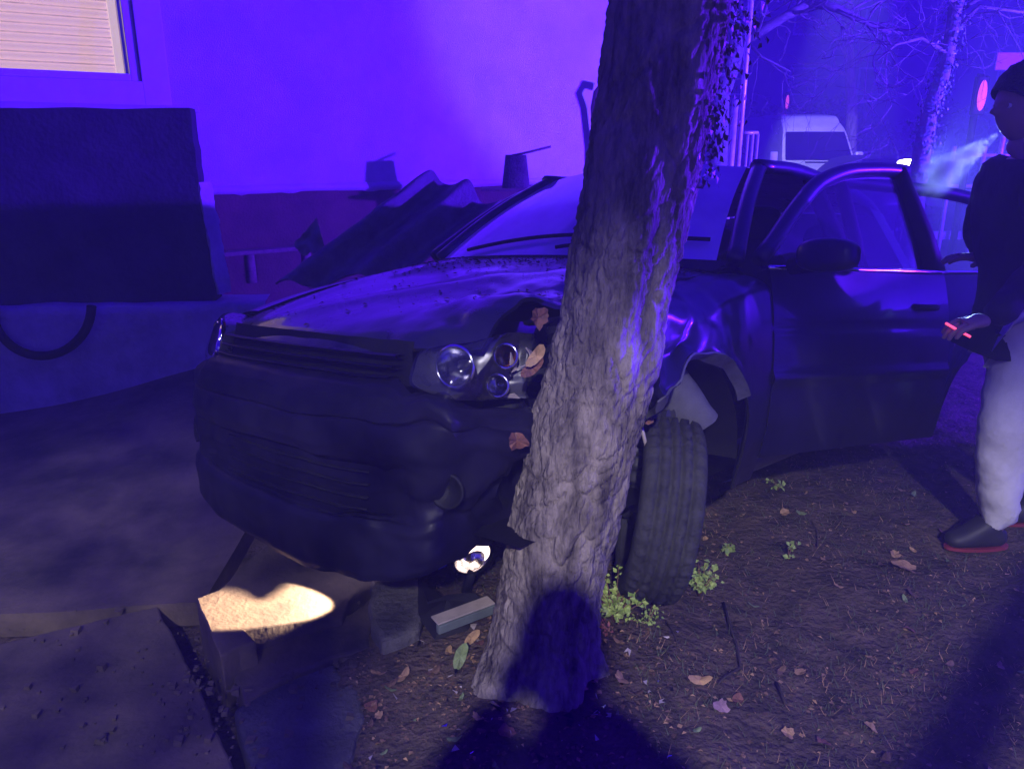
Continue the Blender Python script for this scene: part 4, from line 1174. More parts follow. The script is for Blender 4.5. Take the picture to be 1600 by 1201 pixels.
scatter(70, (0.25, 2.2), (1.45, 3.4), 'small dead leaf lying on the soil right of the trunk', 'leaves on the open soil', lambda x, y: math.hypot(x - .48, y - 2.3) > .3 and y < 2.6 + 0.5 * x, kinds)

def twig(pts, r, label):
    P = [gl(x, y, 0.012) for x, y in pts]
    o = tube('twig', [p - P[0] for p in P], [r * (1 - .5 * i / len(P)) for i in range(len(P))], M_TWIG, seg=6); o.location = P[0]
    tag(o, label, 'twig')
twig([(1130, 945), (1140, 980), (1150, 1015), (1156, 1050), (1132, 1065), (1120, 1080)], 0.005, 'long bent dark twig on soil above the plump yellow leaf')
twig([(1213, 1070), (1222, 1088), (1228, 1106)], 0.006, 'short dark twig right of the long bent twig')
twig([(1440, 962), (1468, 960), (1500, 972)], 0.003, 'thin pale curved twig near the right-hand shadow')
twig([(1278, 855), (1277, 830), (1268, 815)], 0.003, 'thin upright twig right of the two-leaved seedling')
twig([(1040, 985), (1052, 1002), (1058, 1020)], 0.003, 'fine twig between the low sprig and the yellow weed')

# loose litter, bits of grass and crumbs over the soil
rnd = random.Random(5)
parts = {0: [], 1: [], 2: [], 3: []}
for i in range(46000):
    y = 1.25 + (rnd.random() ** 1.6) * 5.0; x = rnd.uniform(-0.5 + .1 * (y - 1.8), 0.7 + y * 0.95)
    if nz(x * 2.3, y * 2.3, 3) < -0.05 and rnd.random() < .6: continue
    z = gz(x, y)
    if rnd.random() < 0.50 and (x > .35 or y > 2.2):
        a = rnd.uniform(0, 6.28); h = rnd.uniform(.006, .034); dx, dy = math.cos(a) * h * .8, math.sin(a) * h * .8; w = 0.0012
        parts[1 if rnd.random() < .75 else 3].append(([(x - w, y, z - .003), (x + w, y, z - .003), (x + dx, y + dy, z + h)], [(0, 1, 2)]))
    else:
        a = rnd.uniform(0, 6.28); l = rnd.uniform(.002, .010); w = l * rnd.uniform(.2, .9)
        ca, sa = math.cos(a), math.sin(a); t = rnd.uniform(.001, .008)
        parts[rnd.choice((0, 0, 0, 2, 3))].append(([(x - ca * l, y - sa * l, z + .001), (x + sa * w, y - ca * w, z + t), (x + ca * l, y + sa * l, z + .003), (x - sa * w, y + ca * w, z + t * .6)], [(0, 1, 2, 3)]))
Vv, Ff, Mi = [], [], []
for k in parts:
    v, f = merge(parts[k]); n = len(Vv); Vv += v; Ff += [tuple(i + n for i in q) for q in f]; Mi += [k] * len(f)
o = mk('soil_litter', Vv, Ff, [M_LEAF_BRN, M_GRASS, M_TWIG, M_LEAF_TAN], smooth=False)
o.data.polygons.foreach_set('material_index', Mi[:len(o.data.polygons)])
tag(o, 'fine grass and leaf crumbs scattered over the dark soil', 'litter', kind='stuff')

rnd = random.Random(63); gb = []
for i in range(260):
    x, y = rnd.gauss(-.02, .28), rnd.gauss(1.88, .20)
    if x < -.45 or math.hypot(x - .09, y - 1.95) < .2: continue
    c = Vector((x, y, gz(x, y) + .006)); q = rnd.choice((.004, .006, .010, .016)) * rnd.uniform(.7, 1.3)
    vs = [c + Vector((rnd.uniform(-1, 1) * q, rnd.uniform(-1, 1) * q, rnd.uniform(0, .7) * q)) for _ in range(4)]
    gb.append((vs, [(0, 1, 2), (0, 2, 3)]))
Vv, Ff = merge(gb)
o = mk('lamp_fragments', Vv, Ff, [M_TRIM, M_PLASTIC, M_REFL], smooth=False)
o.data.polygons.foreach_set('material_index', [(k // 2 * 7) % 5 % 3 for k in range(len(o.data.polygons))])
tag(o, 'fine splinters of lamp glass and black plastic round the trunk foot', 'fragments', kind='stuff')

# ------------------------------------------------------------------ street background
def bare_tree(name, path, radii, limbs, label, material, seed, depth=4, ivy=None, base=None):
    path = [Vector(p) for p in path]
    t = empty(name, path[0]); o0 = path[0]
    r = random.Random(seed)
    P = []; Rr = []
    for i in range(len(path) - 1):
        for k in range(5):
            f = k / 5; P.append(path[i].lerp(path[i + 1], f) - o0 + Vector((r.gauss(0, .008), r.gauss(0, .008), 0))); Rr.append(radii[i] + (radii[i + 1] - radii[i]) * f)
    P.append(path[-1] - o0); Rr.append(radii[-1])
    tube('trunk', P, Rr, material, t, seg=14)
    geo = []
    def grow(p, d, l, rad, dep):
        pts = [p]; q = p.copy(); dd = d.copy()
        n = 5
        for k in range(n):
            dd = (dd + Vector((r.gauss(0, .22), r.gauss(0, .22), r.gauss(0.02, .2)))).normalized()
            q = q + dd * l / n; pts.append(q.copy())
        geo.append(tube_geo(pts, [rad * (1 - .55 * k / n) for k in range(n + 1)], 5 if rad < .02 else 8))
        if dep <= 0: return
        for k in range(r.choice((2, 3, 3, 4))):
            j = r.randint(2, n); nd = (dd + Vector((r.uniform(-1, 1), r.uniform(-1, 1), r.uniform(-.75, .7)))).normalized()
            grow(pts[j], nd, l * r.uniform(.5, .8), max(.0035, rad * .5), dep - 1)
    for pts, ra, rb in limbs:
        pp = [Vector(p) - o0 for p in pts]
        geo.append(tube_geo(pp, [ra + (rb - ra) * i / (len(pp) - 1) for i in range(len(pp))], 8))
        for i in range(1, len(pp)):
            for k in range(3):
                d = (pp[i] - pp[i - 1]).normalized()
                st = pp[i - 1].lerp(pp[i], r.uniform(.3, 1))
                grow(st, (d + Vector((r.uniform(-1, 1), r.uniform(-1, 1), r.uniform(-1.2, .6)))).normalized(), r.uniform(.5, 1.1), rb * .6, depth - 2)
    V1, F1 = merge(geo); mk('branches', V1, F1, material, t)
    if ivy:
        lv = []
        for i in range(ivy):
            k = r.randint(0, len(P) - 2); c = P[k].lerp(P[k + 1], r.random()); a = r.uniform(0, 6.28); rr = Rr[k] + abs(r.gauss(0, .05))
            p = c + Vector((math.cos(a) * rr, math.sin(a) * rr, r.gauss(0, .03))); s = r.uniform(.03, .07)
            lv.append(leaf_geo(p, Vector((math.cos(a), math.sin(a), r.uniform(-.3, .6))), s, s * .8, r.uniform(0, 6.28)))
        V1, F1 = merge(lv); tag(mk('ivy', V1, F1, M_IVY2, t, smooth=False), kind='stuff')
    tag(t, label, 'tree'); return t
def gr_at(px, Y):
    p = YP(px, 300, Y); return Vector((p.x, p.y, -0.2))
bare_tree('bare_tree', [gr_at(1118, 11.9), YP(1125, 150, 11.9), YP(1150, 80, 11.9), YP(1130, -60, 11.9)], [.18, .14, .12, .085],
          [([YP(1158, 68, 11.9), YP(1210, 36, 11.8), YP(1268, 2, 11.7), YP(1310, -40, 11.7)], .075, .042),
           ([YP(1262, 2, 11.7), YP(1310, 14, 11.6), YP(1350, 34, 11.5), YP(1392, 52, 11.4)], .068, .026),
           ([YP(1168, 66, 11.9), YP(1190, 90, 11.7), YP(1235, 112, 11.5)], .028, .011),
           ([YP(1180, 52, 11.9), YP(1196, 20, 11.9), YP(1202, -20, 11.9)], .035, .02)],
          'bare pale-limbed tree behind the leaning trunk', M_BARK2, 4)
bare_tree('ivy_tree', [gr_at(1436, 9.5), YP(1440, 235, 9.5), YP(1456, 170, 9.5), YP(1480, 95, 9.5), YP(1496, 0, 9.5), YP(1505, -90, 9.5)], [.12, .10, .085, .075, .07, .06],
          [([YP(1496, 5, 9.5), YP(1450, -30, 9.2), YP(1400, -20, 9.0), YP(1360, 20, 8.9)], .03, .01),
           ([YP(1490, 50, 9.5), YP(1530, 10, 9.4), YP(1600, 20, 9.3)], .03, .01),
           ([YP(1484, 85, 9.5), YP(1440, 60, 9.3), YP(1400, 70, 9.1), YP(1370, 95, 9.0)], .022, .008),
           ([YP(1493, 20, 9.5), YP(1560, -20, 9.5), YP(1620, -10, 9.5)], .03, .012)],
          'slender tree with ivy-clad trunk beyond the car door', M_BARK2, 9, ivy=900)
bare_tree('bare_tree', [gr_at(1330, 25), YP(1330, 150, 25), YP(1325, 60, 25), YP(1330, -20, 25)], [.2, .16, .12, .08],
          [([YP(1327, 90, 25), YP(1290, 40, 25), YP(1260, 20, 25)], .08, .03), ([YP(1327, 110, 25), YP(1370, 70, 25), YP(1410, 60, 25)], .08, .03),
           ([YP(1328, 60, 25), YP(1340, 10, 25), YP(1380, -20, 25)], .07, .03), ([YP(1328, 120, 25), YP(1280, 100, 25), YP(1240, 100, 25)], .06, .02)],
          'faint bare tree standing far behind the white van', M_BARK, 15)

# white van, nose towards us
VX = YP(1294, 240, 21.0).x; VY = 21.0; VZ = -0.12
van = empty('van', (VX, VY, VZ))
VPROF = [(0.0, 0.35), (-0.06, 0.55), (-0.04, 0.85), (0.06, 1.02), (0.42, 1.22), (0.50, 1.27), (1.02, 2.02), (1.16, 2.14), (1.7, 2.45), (2.4, 2.52), (5.2, 2.50), (5.35, 2.3), (5.4, 0.4)]
def van_half(z): return hermite(z, [0.3, 0.8, 1.25, 2.0, 2.52], [0.98, 1.0, 0.97, 0.86, 0.74])
def van_pt(u, v):
    i = min(int(v * (len(VPROF) - 1)), len(VPROF) - 2); t = v * (len(VPROF) - 1) - i
    a, b = VPROF[i], VPROF[i + 1]; y = a[0] + (b[0] - a[0]) * t; z = a[1] + (b[1] - a[1]) * t
    q = u * 2 - 1; hw = van_half(z)
    return (q * hw, y + 0.10 * abs(q) ** 4 * (1 if y < 1.5 else 0), z)
bd = grid('body', van_pt, 20, 49, M_VANW, van)
def van_side(u, v, sd):
    i = min(int(v * (len(VPROF) - 1)), len(VPROF) - 2); t = v * (len(VPROF) - 1) - i
    a, b = VPROF[i], VPROF[i + 1]; y = a[0] + (b[0] - a[0]) * t; z = a[1] + (b[1] - a[1]) * t
    y += 0.10 if y < 1.5 else 0
    p = Vector((sd * van_half(z), y, z)); c = Vector((sd * 0.98, max(y, 1.5), 0.9 if z > .9 else z)); return p.lerp(c, u)
for sd in (1, -1): grid('side_panel', lambda u, v, sd=sd: van_side(u, v, sd), 6, 49, M_VANW, van)
def vscreen(u, v):
    q = (u * 2 - 1) * .93; z = 1.29 + v * 0.73; y = 0.50 + (z - 1.27) / 0.75 * 0.52
    return (q * van_half(z), y + 0.10 * abs(q) ** 4 - 0.02, z + 0.01)
grid('windscreen', vscreen, 16, 8, M_VGLASS, van)
box('grille', (-0.45, -0.075, 0.62), (0.45, -0.03, 0.80), M_PLASTIC, van, 0.02)
box('bumper', (-0.95, -0.09, 0.34), (0.95, -0.01, 0.54), M_PLASTIC, van, 0.03)
box('bonnet_vent', (-0.42, 0.40, 1.225), (0.38, 0.47, 1.262), M_PLASTIC, van, 0.008)
for sd in (1, -1):
    o = box('headlamp', (sd * 0.60, -0.055, 0.76), (sd * 0.92, 0.03, 0.98), M_LENS if sd > 0 else emit_mat('van_lamp_lit', (1, .95, .8), 1.5), van, 0.04)
    mo = box('mirror', (sd * 1.04, 0.75, 1.18), (sd * 1.26, 0.90, 1.52), M_VANW if sd < 0 else M_GALV, van, 0.05)
    Vv, Ff = lathe_geo([(0.0001, .09), (0.2, .09), (0.22, .11), (0.32, .10), (0.335, .05), (0.335, -.05), (0.32, -.1), (0.0001, -.1)], 28, Matrix.Translation((sd * 0.86, 0.95, 0.335)))
    mk('wheel', Vv, Ff, M_RUBBER, van)
tag(van, 'white panel van facing us in the street behind the car', 'van')

def parked_car(px, Y, label, lit, material):
    p = YP(px, 240, Y); c = empty('parked_car', (p.x, Y, -0.12))
    pr = [(0.0, .25), (-.05, .45), (0.0, .65), (.1, .74), (.9, .93), (1.0, .96), (1.65, 1.38), (2.4, 1.45), (3.3, 1.36), (3.9, .95), (4.1, .7), (4.1, .3)]
    def hw(z): return hermite(z, [.2, .6, .93, 1.45], [.82, .87, .82, .56])
    def f(u, v):
        i = min(int(v * 11), 10); t = v * 11 - i; a, b = pr[i], pr[i + 1]; y = a[0] + (b[0] - a[0]) * t; z = a[1] + (b[1] - a[1]) * t
        q = u * 2 - 1; return (q * hw(z), y + .12 * q ** 4 * (y < 2), z)
    grid('body', f, 18, 45, material, c)
    for sd in (1, -1):
        def sidef(u, v, sd=sd):
            i = min(int(v * 11), 10); t = v * 11 - i; a, b = pr[i], pr[i + 1]; y = a[0] + (b[0] - a[0]) * t; z = a[1] + (b[1] - a[1]) * t
            y += .12 * (y < 2); return Vector((sd * hw(z), y, z)).lerp(Vector((sd * .86, min(max(y, .6), 3.6), .5 if z > .5 else z)), u)
        grid('side_panel', sidef, 6, 45, material, c)
        box('headlamp', (sd * .52, -.045, .58), (sd * .78, .06, .72), lit[0 if sd < 0 else 1], c, .03)
        for yy in (.75, 3.25):
            Vv, Ff = lathe_geo([(0.0001, .07), (.18, .07), (.2, .09), (.29, .08), (.305, .04), (.305, -.04), (.29, -.08), (0.0001, -.08)], 24, Matrix.Translation((sd * .78, yy, .305)))
            mk('wheel', Vv, Ff, M_RUBBER, c)
    def sc(u, v):
        q = (u * 2 - 1) * .9; z = .99 + .36 * v; y = 1.0 + (z - .96) / .42 * .65; return (q * hw(z), y - .02 + .12 * q ** 4, z + .012)
    grid('windscreen', sc, 12, 6, M_VGLASS, c)
    tag(c, label, 'car')
    return c
parked_car(1368, 20.5, 'dim pale car parked just right of the white van', (M_LENS, M_LENS), mat('far_silver', (.35, .35, .36), .35, var=.05))
parked_car(1442, 17.0, 'distant dark car parked beyond the man and the smoke', (M_LENS, M_LENS), mat('far_dark', (.05, .05, .06), .35, var=.05))

cb = empty('beacon_blocker', (5.6, 1.98, -0.05))  # added box out of view, keeps the beacon off the car doors
box('body', (-.19, 0, .06), (.19, 1.66, 1.40), M_FARWALL, cb, .015)
box('roof_cap', (-.22, -.03, 1.402), (.22, 1.69, 1.45), M_GALV, cb, .012)
box('plinth', (-.17, .02, -.1), (.17, 1.64, .058), M_CONC_D, cb, .01)
for y0 in (.03, .573, 1.116):
    dd = box('blocker_door', (-.205, y0, .12), (-.192, y0 + .513, 1.34), M_FARWALL, cb, .005)
    tube('handle', [(-.215, y0 + .45, .70), (-.225, y0 + .45, .76), (-.215, y0 + .45, .82)], .008, M_PLASTIC, dd, seg=6)
tag(cb, 'added grey box, unseen right of the view, blocking the beacon', 'cabinet')

# lamp post, railing, signals
def post(name, px, Y, ztop, r, label, material=M_GALV, zb=-0.2, cat='post'):
    p = YP(px, 250, Y); t = empty(name, (p.x, Y, zb))
    tube('shaft', [(0, 0, 0), (0, 0, ztop - zb)], [r * 1.1, r], material, t, seg=14)
    Vv, Ff = tube_geo([(0, 0, 0), (0, 0, 0.25)], r * 1.6, 14); mk('collar', Vv, Ff, material, t)
    tag(t, label, cat); return t
lp = post('lamp_post', 1153, 9.2, 4.6, 0.030, 'tall thin pale lamp post right of the ivy-clad trunk', cat='lamp post')
tube('bracket', [(0, 0, 4.78), (0.3, 0.1, 4.95), (0.7, 0.25, 4.95)], .022, M_GALV, lp)
post('gate_post', 1142, 9.6, 2.03, 0.038, 'short pale gate post left of the thin lamp post')
rl = empty('railing', tuple(gr_at(1156, 9.3)))
q1 = YP(1180, 250, 9.4).x - rl.location.x
for z in (1.86, ):
    tube('rail', [(0, 0, z), (q1, .1, z)], .022, M_GALV, rl)
for k in range(3): tube('baluster', [(q1 * (.3 + .33 * k), .05, 0), (q1 * (.3 + .33 * k), .05, 1.85)], .015, M_GALV, rl)
tag(rl, 'short pale railing against the thin lamp post', 'railing')
fr = empty('fence', tuple(gr_at(1480, 13)))
L = YP(1680, 250, 13).x - fr.location.x
for z in (1.10, 1.58): tube('rail', [(0, 0, z), (L, 0, z)], .03, M_GALV, fr)
for k in range(9): tube('fence_post', [(L * k / 8, 0, 0), (L * k / 8, 0, 1.72)], .035, M_GALV, fr)
tag(fr, 'pale street fence behind the smoking man', 'fence')
def signal(px, py, Y, h, w, label, estr):
    p = YP(px, py, Y); t = empty('signal', (p.x, Y, -0.2)); z = p.z + 0.2
    tube('shaft', [(0, .05, 0), (0, .05, z + h)], .05, M_PLASTIC, t, seg=10)
    box('housing', (-w * .8, -.06, z - h * .9), (w * .8, .04, z + h * .9), M_PLASTIC, t, .03)
    def len_(u, v):
        th = u * 2 * math.pi; return (w * .55 * v * math.cos(th), -.075 - .04 * (1 - v * v), h * .7 * v * math.sin(th) + z)
    grid('red_lens', len_, 24, 6, emit_mat('red_signal', (1.0, .10, .08), .9), t, closed_u=True)
    tag(t, label, 'signal'); return t
signal(1229, 160, 29.0, .34, .11, 'tiny red street signal above and left of the van', 3.0)
signal(1530, 150, 12.0, .30, .12, 'large red street signal behind the smoking man', 1.7)
sg = YP(1590, 100, 11.0); s1 = empty('street_sign', (sg.x, 11.0, -0.2))
tube('shaft', [(0, .03, 0), (0, .03, sg.z + .3)], .035, M_GALV, s1)
box('sign_board', (-.30, -.02, sg.z + .12), (.45, .0, sg.z + .34), mat('sign_white', (.45, .44, .42), .5, var=.04), s1, .01)
tag(s1, 'white street sign board just above the smoking man', 'sign')

bl = YP(1418, 254, 12.0); lb = empty('lamp_bollard', (bl.x, 12.0, -0.2)); zb_ = bl.z + .2
tube('shaft', [(0, 0, 0), (0, 0, zb_ - .07)], .05, M_PLASTIC, lb, seg=12)
def lhead(u, v):
    th = u * 2 * math.pi; ph = (v - .5) * math.pi; return (.15 * math.cos(th) * math.cos(ph), .10 * math.sin(th) * math.cos(ph), zb_ + .05 * math.sin(ph))
grid('lit_head', lhead, 24, 10, emit_mat('lit_head', (1, .90, .66), 9), lb, closed_u=True)
tag(lb, 'small bright street lamp head just above the open front door', 'lamp')
# hedge and block across the street
rnd = random.Random(77); hv = []
for i in range(7000):
    x = rnd.uniform(1, 42); z = rnd.uniform(-.1, 1) ; top = 3.2 + 1.2 * nz(x * .35, 3)
    p = Vector((x, 33 + rnd.uniform(-1, 1) * 1.0, -0.15 + abs(z) * top)); s = rnd.uniform(.18, .42)
    hv.append(leaf_geo(p, Vector((rnd.uniform(-1, 1), rnd.uniform(-1, .2), rnd.uniform(-.4, 1))), s, s * .7, rnd.uniform(0, 6.28)))
Vv, Ff = merge(hv)
tag(mk('hedge', Vv, Ff, M_HEDGE, smooth=False), 'dark hedge mass along the far side of the street', 'hedge', kind='stuff')
bb = empty('apartment_block', (24, 48, -0.2))
box('wall', (-26, 0, 0), (26, 9, 11), M_FARWALL, bb)
box('roof', (-26.4, -.5, 11.002), (26.4, 9.5, 11.4), M_PLINTH, bb)
for fl in range(3):
    for k in range(13):
        x = -24 + k * 4
        w = box('window', (x, -.06, 1.4 + fl * 3.2), (x + 1.6, -.002, 2.9 + fl * 3.2), M_WHITE, bb)
        box('pane', (x + .1, -.075, 1.5 + fl * 3.2), (x + 1.5, -.062, 2.8 + fl * 3.2), M_VGLASS, w)
tag(bb, 'dim apartment block far beyond the street trees', 'building')

# ------------------------------------------------------------------ people
def skin_mesh(name, joints, edges, material, parent, sub=2, root=0, loc=Vector((0, 0, 0))):
    names = list(joints); idx = {n: i for i, n in enumerate(names)}
    me = bpy.data.meshes.new(name + '_sk')
    me.from_pydata([tuple(Vector(joints[n][0]) - loc) for n in names], [(idx[a], idx[b]) for a, b in edges], [])
    o = bpy.data.objects.new(name + '_sk', me); COL.objects.link(o)
    o.modifiers.new('k', 'SKIN').use_smooth_shade = True
    sv = me.skin_vertices[0].data
    for i, n in enumerate(names):
        r = joints[n][1]; sv[i].radius = r if hasattr(r, '__len__') else (r, r); sv[i].use_root = (i == root)
    s = o.modifiers.new('d', 'SUBSURF'); s.levels = sub; s.render_levels = sub
    dg = bpy.context.evaluated_depsgraph_get()
    nm = bpy.data.meshes.new_from_object(o.evaluated_get(dg))
    bpy.data.objects.remove(o)
    nm.materials.clear(); nm.materials.append(material); nm.polygons.foreach_set('use_smooth', [True] * len(nm.polygons))
    if name in ('trousers', 'jacket'):
        for v in nm.vertices:
            c = v.co; a = 0.012 if name == 'trousers' else 0.009
            f = 1 - 2.2 * abs(nz(c.x * 7 + c.z * 5, c.y * 7, c.z * 11 + c.x * 9)) + 0.4 * nz(c.x * 22, c.y * 22, c.z * 30)
            v.co = c + v.normal * a * f
    ob = bpy.data.objects.new(name, nm); COL.objects.link(ob); ob.parent = parent
    return ob
def hand_geo(wrist, direction, palm_n, side, curl=0.5, size=1.0):
    """list of (joints, edges) chains: palm and five fingers"""
    d = direction.normalized(); n = palm_n.normalized(); s = d.cross(n).normalized() * side
    J = {'w': (wrist, .026), 'p': (wrist + d * .045 * size, (.036, .018)), 'k': (wrist + d * .085 * size, (.038, .016))}
    E = [('w', 'p'), ('p', 'k')]
    base = wrist + d * .085 * size
    for i, (off, ln) in enumerate(((-.030, .066), (-.010, .078), (.010, .073), (.028, .058))):
        b = base + s * off
        c1 = b + (d * math.cos(curl * .6) + n * math.sin(curl * .6)) * ln * .45
        c2 = c1 + (d * math.cos(curl * 1.6) + n * math.sin(curl * 1.6)) * ln * .32
        c3 = c2 + (d * math.cos(curl * 2.4) + n * math.sin(curl * 2.4)) * ln * .26
        for nm, q, r in (('a', b, .010), ('b', c1, .0092), ('c', c2, .0085), ('d', c3, .0072)): J[f'f{i}{nm}'] = (q, r)
        E += [('k', f'f{i}a'), (f'f{i}a', f'f{i}b'), (f'f{i}b', f'f{i}c'), (f'f{i}c', f'f{i}d')]
    t0 = wrist + d * .03 - s * .030; t1 = t0 + (d * .6 - s * .6 + n * .4).normalized() * .035; t2 = t1 + (d * .85 - s * .1 + n * .5).normalized() * .03
    for nm, q, r in (('ta', t0, .012), ('tb', t1, .0105), ('tc', t2, .0085)): J[nm] = (q, r)
    E += [('p', 'ta'), ('ta', 'tb'), ('tb', 'tc')]
    return J, E
def head_mesh(name, c, face, r, material, parent, loc):
    """egg-shaped head with brow, nose, mouth, chin and ears; face = direction looked at"""
    f = face.normalized(); up = Vector((0, 0, 1)); l = up.cross(f).normalized(); up = f.cross(l).normalized()
    V, F = [], []; nu, nv = 48, 40
    for j in range(nv):
        ph = math.pi * (j / (nv - 1) - .5)
        for i in range(nu):
            th = 2 * math.pi * i / nu
            a = math.cos(th) * math.cos(ph); b = math.sin(th) * math.cos(ph); h = math.sin(ph)
            w = 0.77 - 0.10 * max(0, -h); dp = 0.98 - 0.14 * max(0, -h) * (1 if a < 0 else 0.3)
            p = [a * dp * r, b * w * r, h * 1.24 * r]
            fr_ = max(0, a)
            z = p[2] / r
            p[0] += r * fr_ ** 6 * (0.30 * math.exp(-((z + .12) / .14) ** 2 - (b / .14) ** 2)          # nose
                     + 0.07 * math.exp(-((z - .16) / .09) ** 2 - (b / .5) ** 2)                         # brow
                     - 0.09 * math.exp(-((z - .02) / .08) ** 2 - ((abs(b) - .36) / .14) ** 2)            # eye sockets
                     + 0.07 * math.exp(-((z + .47) / .06) ** 2 - (b / .22) ** 2)                         # lips
                     - 0.03 * math.exp(-((z + .53) / .025) ** 2 - (b / .2) ** 2)
                     + 0.10 * math.exp(-((z + .86) / .14) ** 2 - (b / .25) ** 2))                        # chin
            p[1] += math.copysign(1, b) * r * 0.14 * math.exp(-((z + .05) / .17) ** 2 - ((a + .05) / .13) ** 2) if abs(b) > .3 else 0
            V.append(c + f * p[0] + l * p[1] + up * p[2] - loc)
    for j in range(nv - 1):
        for i in range(nu):
            a = j * nu + i; b = j * nu + (i + 1) % nu; F.append((a, b, b + nu, a + nu))
    return V, F, (f, l, up)
def join(obs, name):
    """join meshes made separately into the first"""
    V, F = [], []
    for o in obs:
        n = len(V); V += [tuple(v.co) for v in o.data.vertices]; F += [tuple(i + n for i in p.vertices) for p in o.data.polygons]
    m = obs[0].data.materials[0]; par_ = obs[0].parent
    for o in obs: bpy.data.objects.remove(o)
    return mk(name, V, F, m, par_)

def person(base, J, face, label, jacket, trousers, hair, shoes, hands, cap=False):
    root = empty('person', base); L0 = Vector(base)
    body_e = [('pelvis', 'waist'), ('waist', 'chest'), ('chest', 'neck'), ('neck', 'headb'),
              ('chest', 'shL'), ('shL', 'elL'), ('elL', 'wrL'), ('chest', 'shR'), ('shR', 'elR'), ('elR', 'wrR'),
              ('pelvis', 'hipL'), ('hipL', 'knL'), ('knL', 'anL'), ('anL', 'toL'), ('pelvis', 'hipR'), ('hipR', 'knR'), ('knR', 'anR'), ('anR', 'toR')]
    R0 = dict(pelvis=.125, waist=.115, chest=(.15, .115), neck=.055, headb=.06, shL=.062, elL=.043, wrL=.028, shR=.062, elR=.043, wrR=.028,
              hipL=.088, knL=.058, anL=.040, toL=.018, hipR=.088, knR=.058, anR=.036, toR=.018)
    jj = {k: (J[k], R0[k]) for k in R0}
    obs = [skin_mesh('body', jj, body_e, M_SKIN, root, loc=L0)]
    for (w, d, n, sd, cu) in hands:
        hj, he = hand_geo(Vector(J[w]), Vector(d), Vector(n), sd, cu); obs.append(skin_mesh('hand', hj, he, M_SKIN, root, loc=L0))
    hc = Vector(J['head'])
    V, F, fr3 = head_mesh('head', hc, Vector(face), 0.098, M_SKIN, root, L0)
    obs.append(mk('head', V, F, M_SKIN, root))
    join(obs, 'body')
    # eyes
    f, l, up = fr3
    for s in (1, -1):
        Vv, Ff = lathe_geo([(0.0001, .012), (.008, .009), (.012, 0), (.008, -.009)], 14, Matrix.Translation(hc + f * .076 + l * s * .033 + up * .004 - L0))
        mk('eye', Vv, Ff, mat('eye_white', (.6, .58, .55), .2, var=.05), root)
    # hair: shell over the crown and back of the head
    def hairf(u, v):
        th = u * 2 * math.pi; ph = math.pi / 2 - v * (1.15 + .95 * (0.5 - .5 * math.cos(th)))
        a = math.cos(th) * math.cos(ph); b = math.sin(th) * math.cos(ph); h = math.sin(ph)
        k = 1.07 + .05 * nz(a * 6, b * 6, h * 6)
        return hc + f * (a * .098 * k) + l * (b * .080 * k) + up * (h * .124 * k) - L0
    o = grid('hair', hairf, 40, 16, hair, root, closed_u=True); solid(o, .01)
    # clothing
    big = lambda k, q: tuple(x + q for x in R0[k]) if hasattr(R0[k], '__len__') else R0[k] + q
    jk = {k: (J[k], big(k, .022)) for k in ('pelvis', 'waist', 'chest', 'shL', 'elL', 'shR', 'elR')}
    for s in 'LR': jk['wr' + s] = (Vector(J['el' + s]).lerp(Vector(J['wr' + s]), 1.02), .040)
    jk['neck'] = (Vector(J['chest']).lerp(Vector(J['neck']), .85), .075)
    jk['hem'] = (Vector(J['pelvis']) + Vector((0, 0, -.05)), (.128, .12))
    skin_mesh('jacket', jk, [('pelvis', 'waist'), ('waist', 'chest'), ('chest', 'neck'), ('chest', 'shL'), ('shL', 'elL'), ('elL', 'wrL'), ('chest', 'shR'), ('shR', 'elR'), ('elR', 'wrR'), ('pelvis', 'hem')], jacket, root, loc=L0)
    tj = {'pelvis': (J['pelvis'], .14)}
    te = []
    for s in 'LR':
        tj['hip' + s] = (J['hip' + s], .118); tj['mid' + s] = (Vector(J['hip' + s]).lerp(Vector(J['kn' + s]), .55), .112); tj['kn' + s] = (J['kn' + s], .090)
        tj['cf' + s] = (Vector(J['kn' + s]).lerp(Vector(J['an' + s]), .45), .079); tj['an' + s] = (Vector(J['kn' + s]).lerp(Vector(J['an' + s]), 1.02), .060)
        te += [('pelvis', 'hip' + s), ('hip' + s, 'mid' + s), ('mid' + s, 'kn' + s), ('kn' + s, 'cf' + s), ('cf' + s, 'an' + s)]
    skin_mesh('trousers', tj, te, trousers, root, loc=L0)
    for s in 'LR':
        a = Vector(J['an' + s]); t = Vector(J['to' + s]); d = (t - a); d.z = 0; d.normalize()
        gz_ = L0.z
        hj = {'h': (Vector((a.x, a.y, gz_ + .05)) - d * .04, (.045, .045)), 'm': (Vector((a.x, a.y, gz_ + .055)) + d * .06, (.05, .048)), 'b': (Vector((a.x, a.y, gz_ + .042)) + d * .14, (.052, .036)), 't': (Vector((a.x, a.y, gz_ + .035)) + d * .20, (.042, .028)), 'c': (Vector((a.x, a.y, gz_ + .15)), (.050, .050))}
        sh = skin_mesh('shoe', hj, [('h', 'm'), ('m', 'b'), ('b', 't'), ('m', 'c')], shoes, root, root=1, loc=L0)
        l2 = Vector((-d.y, d.x, 0))
        Vs = []
        for zz in (.001, .013):
            for k in range(28):
                th = 2 * math.pi * k / 28
                q = Vector((a.x, a.y, 0)) + d * (.070 + .128 * math.cos(th)) + l2 * .041 * math.copysign(abs(math.sin(th)) ** .8, math.sin(th))
                Vs.append(Vector((q.x, q.y, gz_ + zz)) - L0)
        Fs = [tuple(range(27, -1, -1)), tuple(range(28, 56))] + [(k, (k + 1) % 28, 28 + (k + 1) % 28, 28 + k) for k in range(28)]
        mk('sole', Vs, Fs, M_SOLE, sh, smooth=False)
    tag(root, label, 'person')
    return root
gzp = gz(1.98, 2.8)
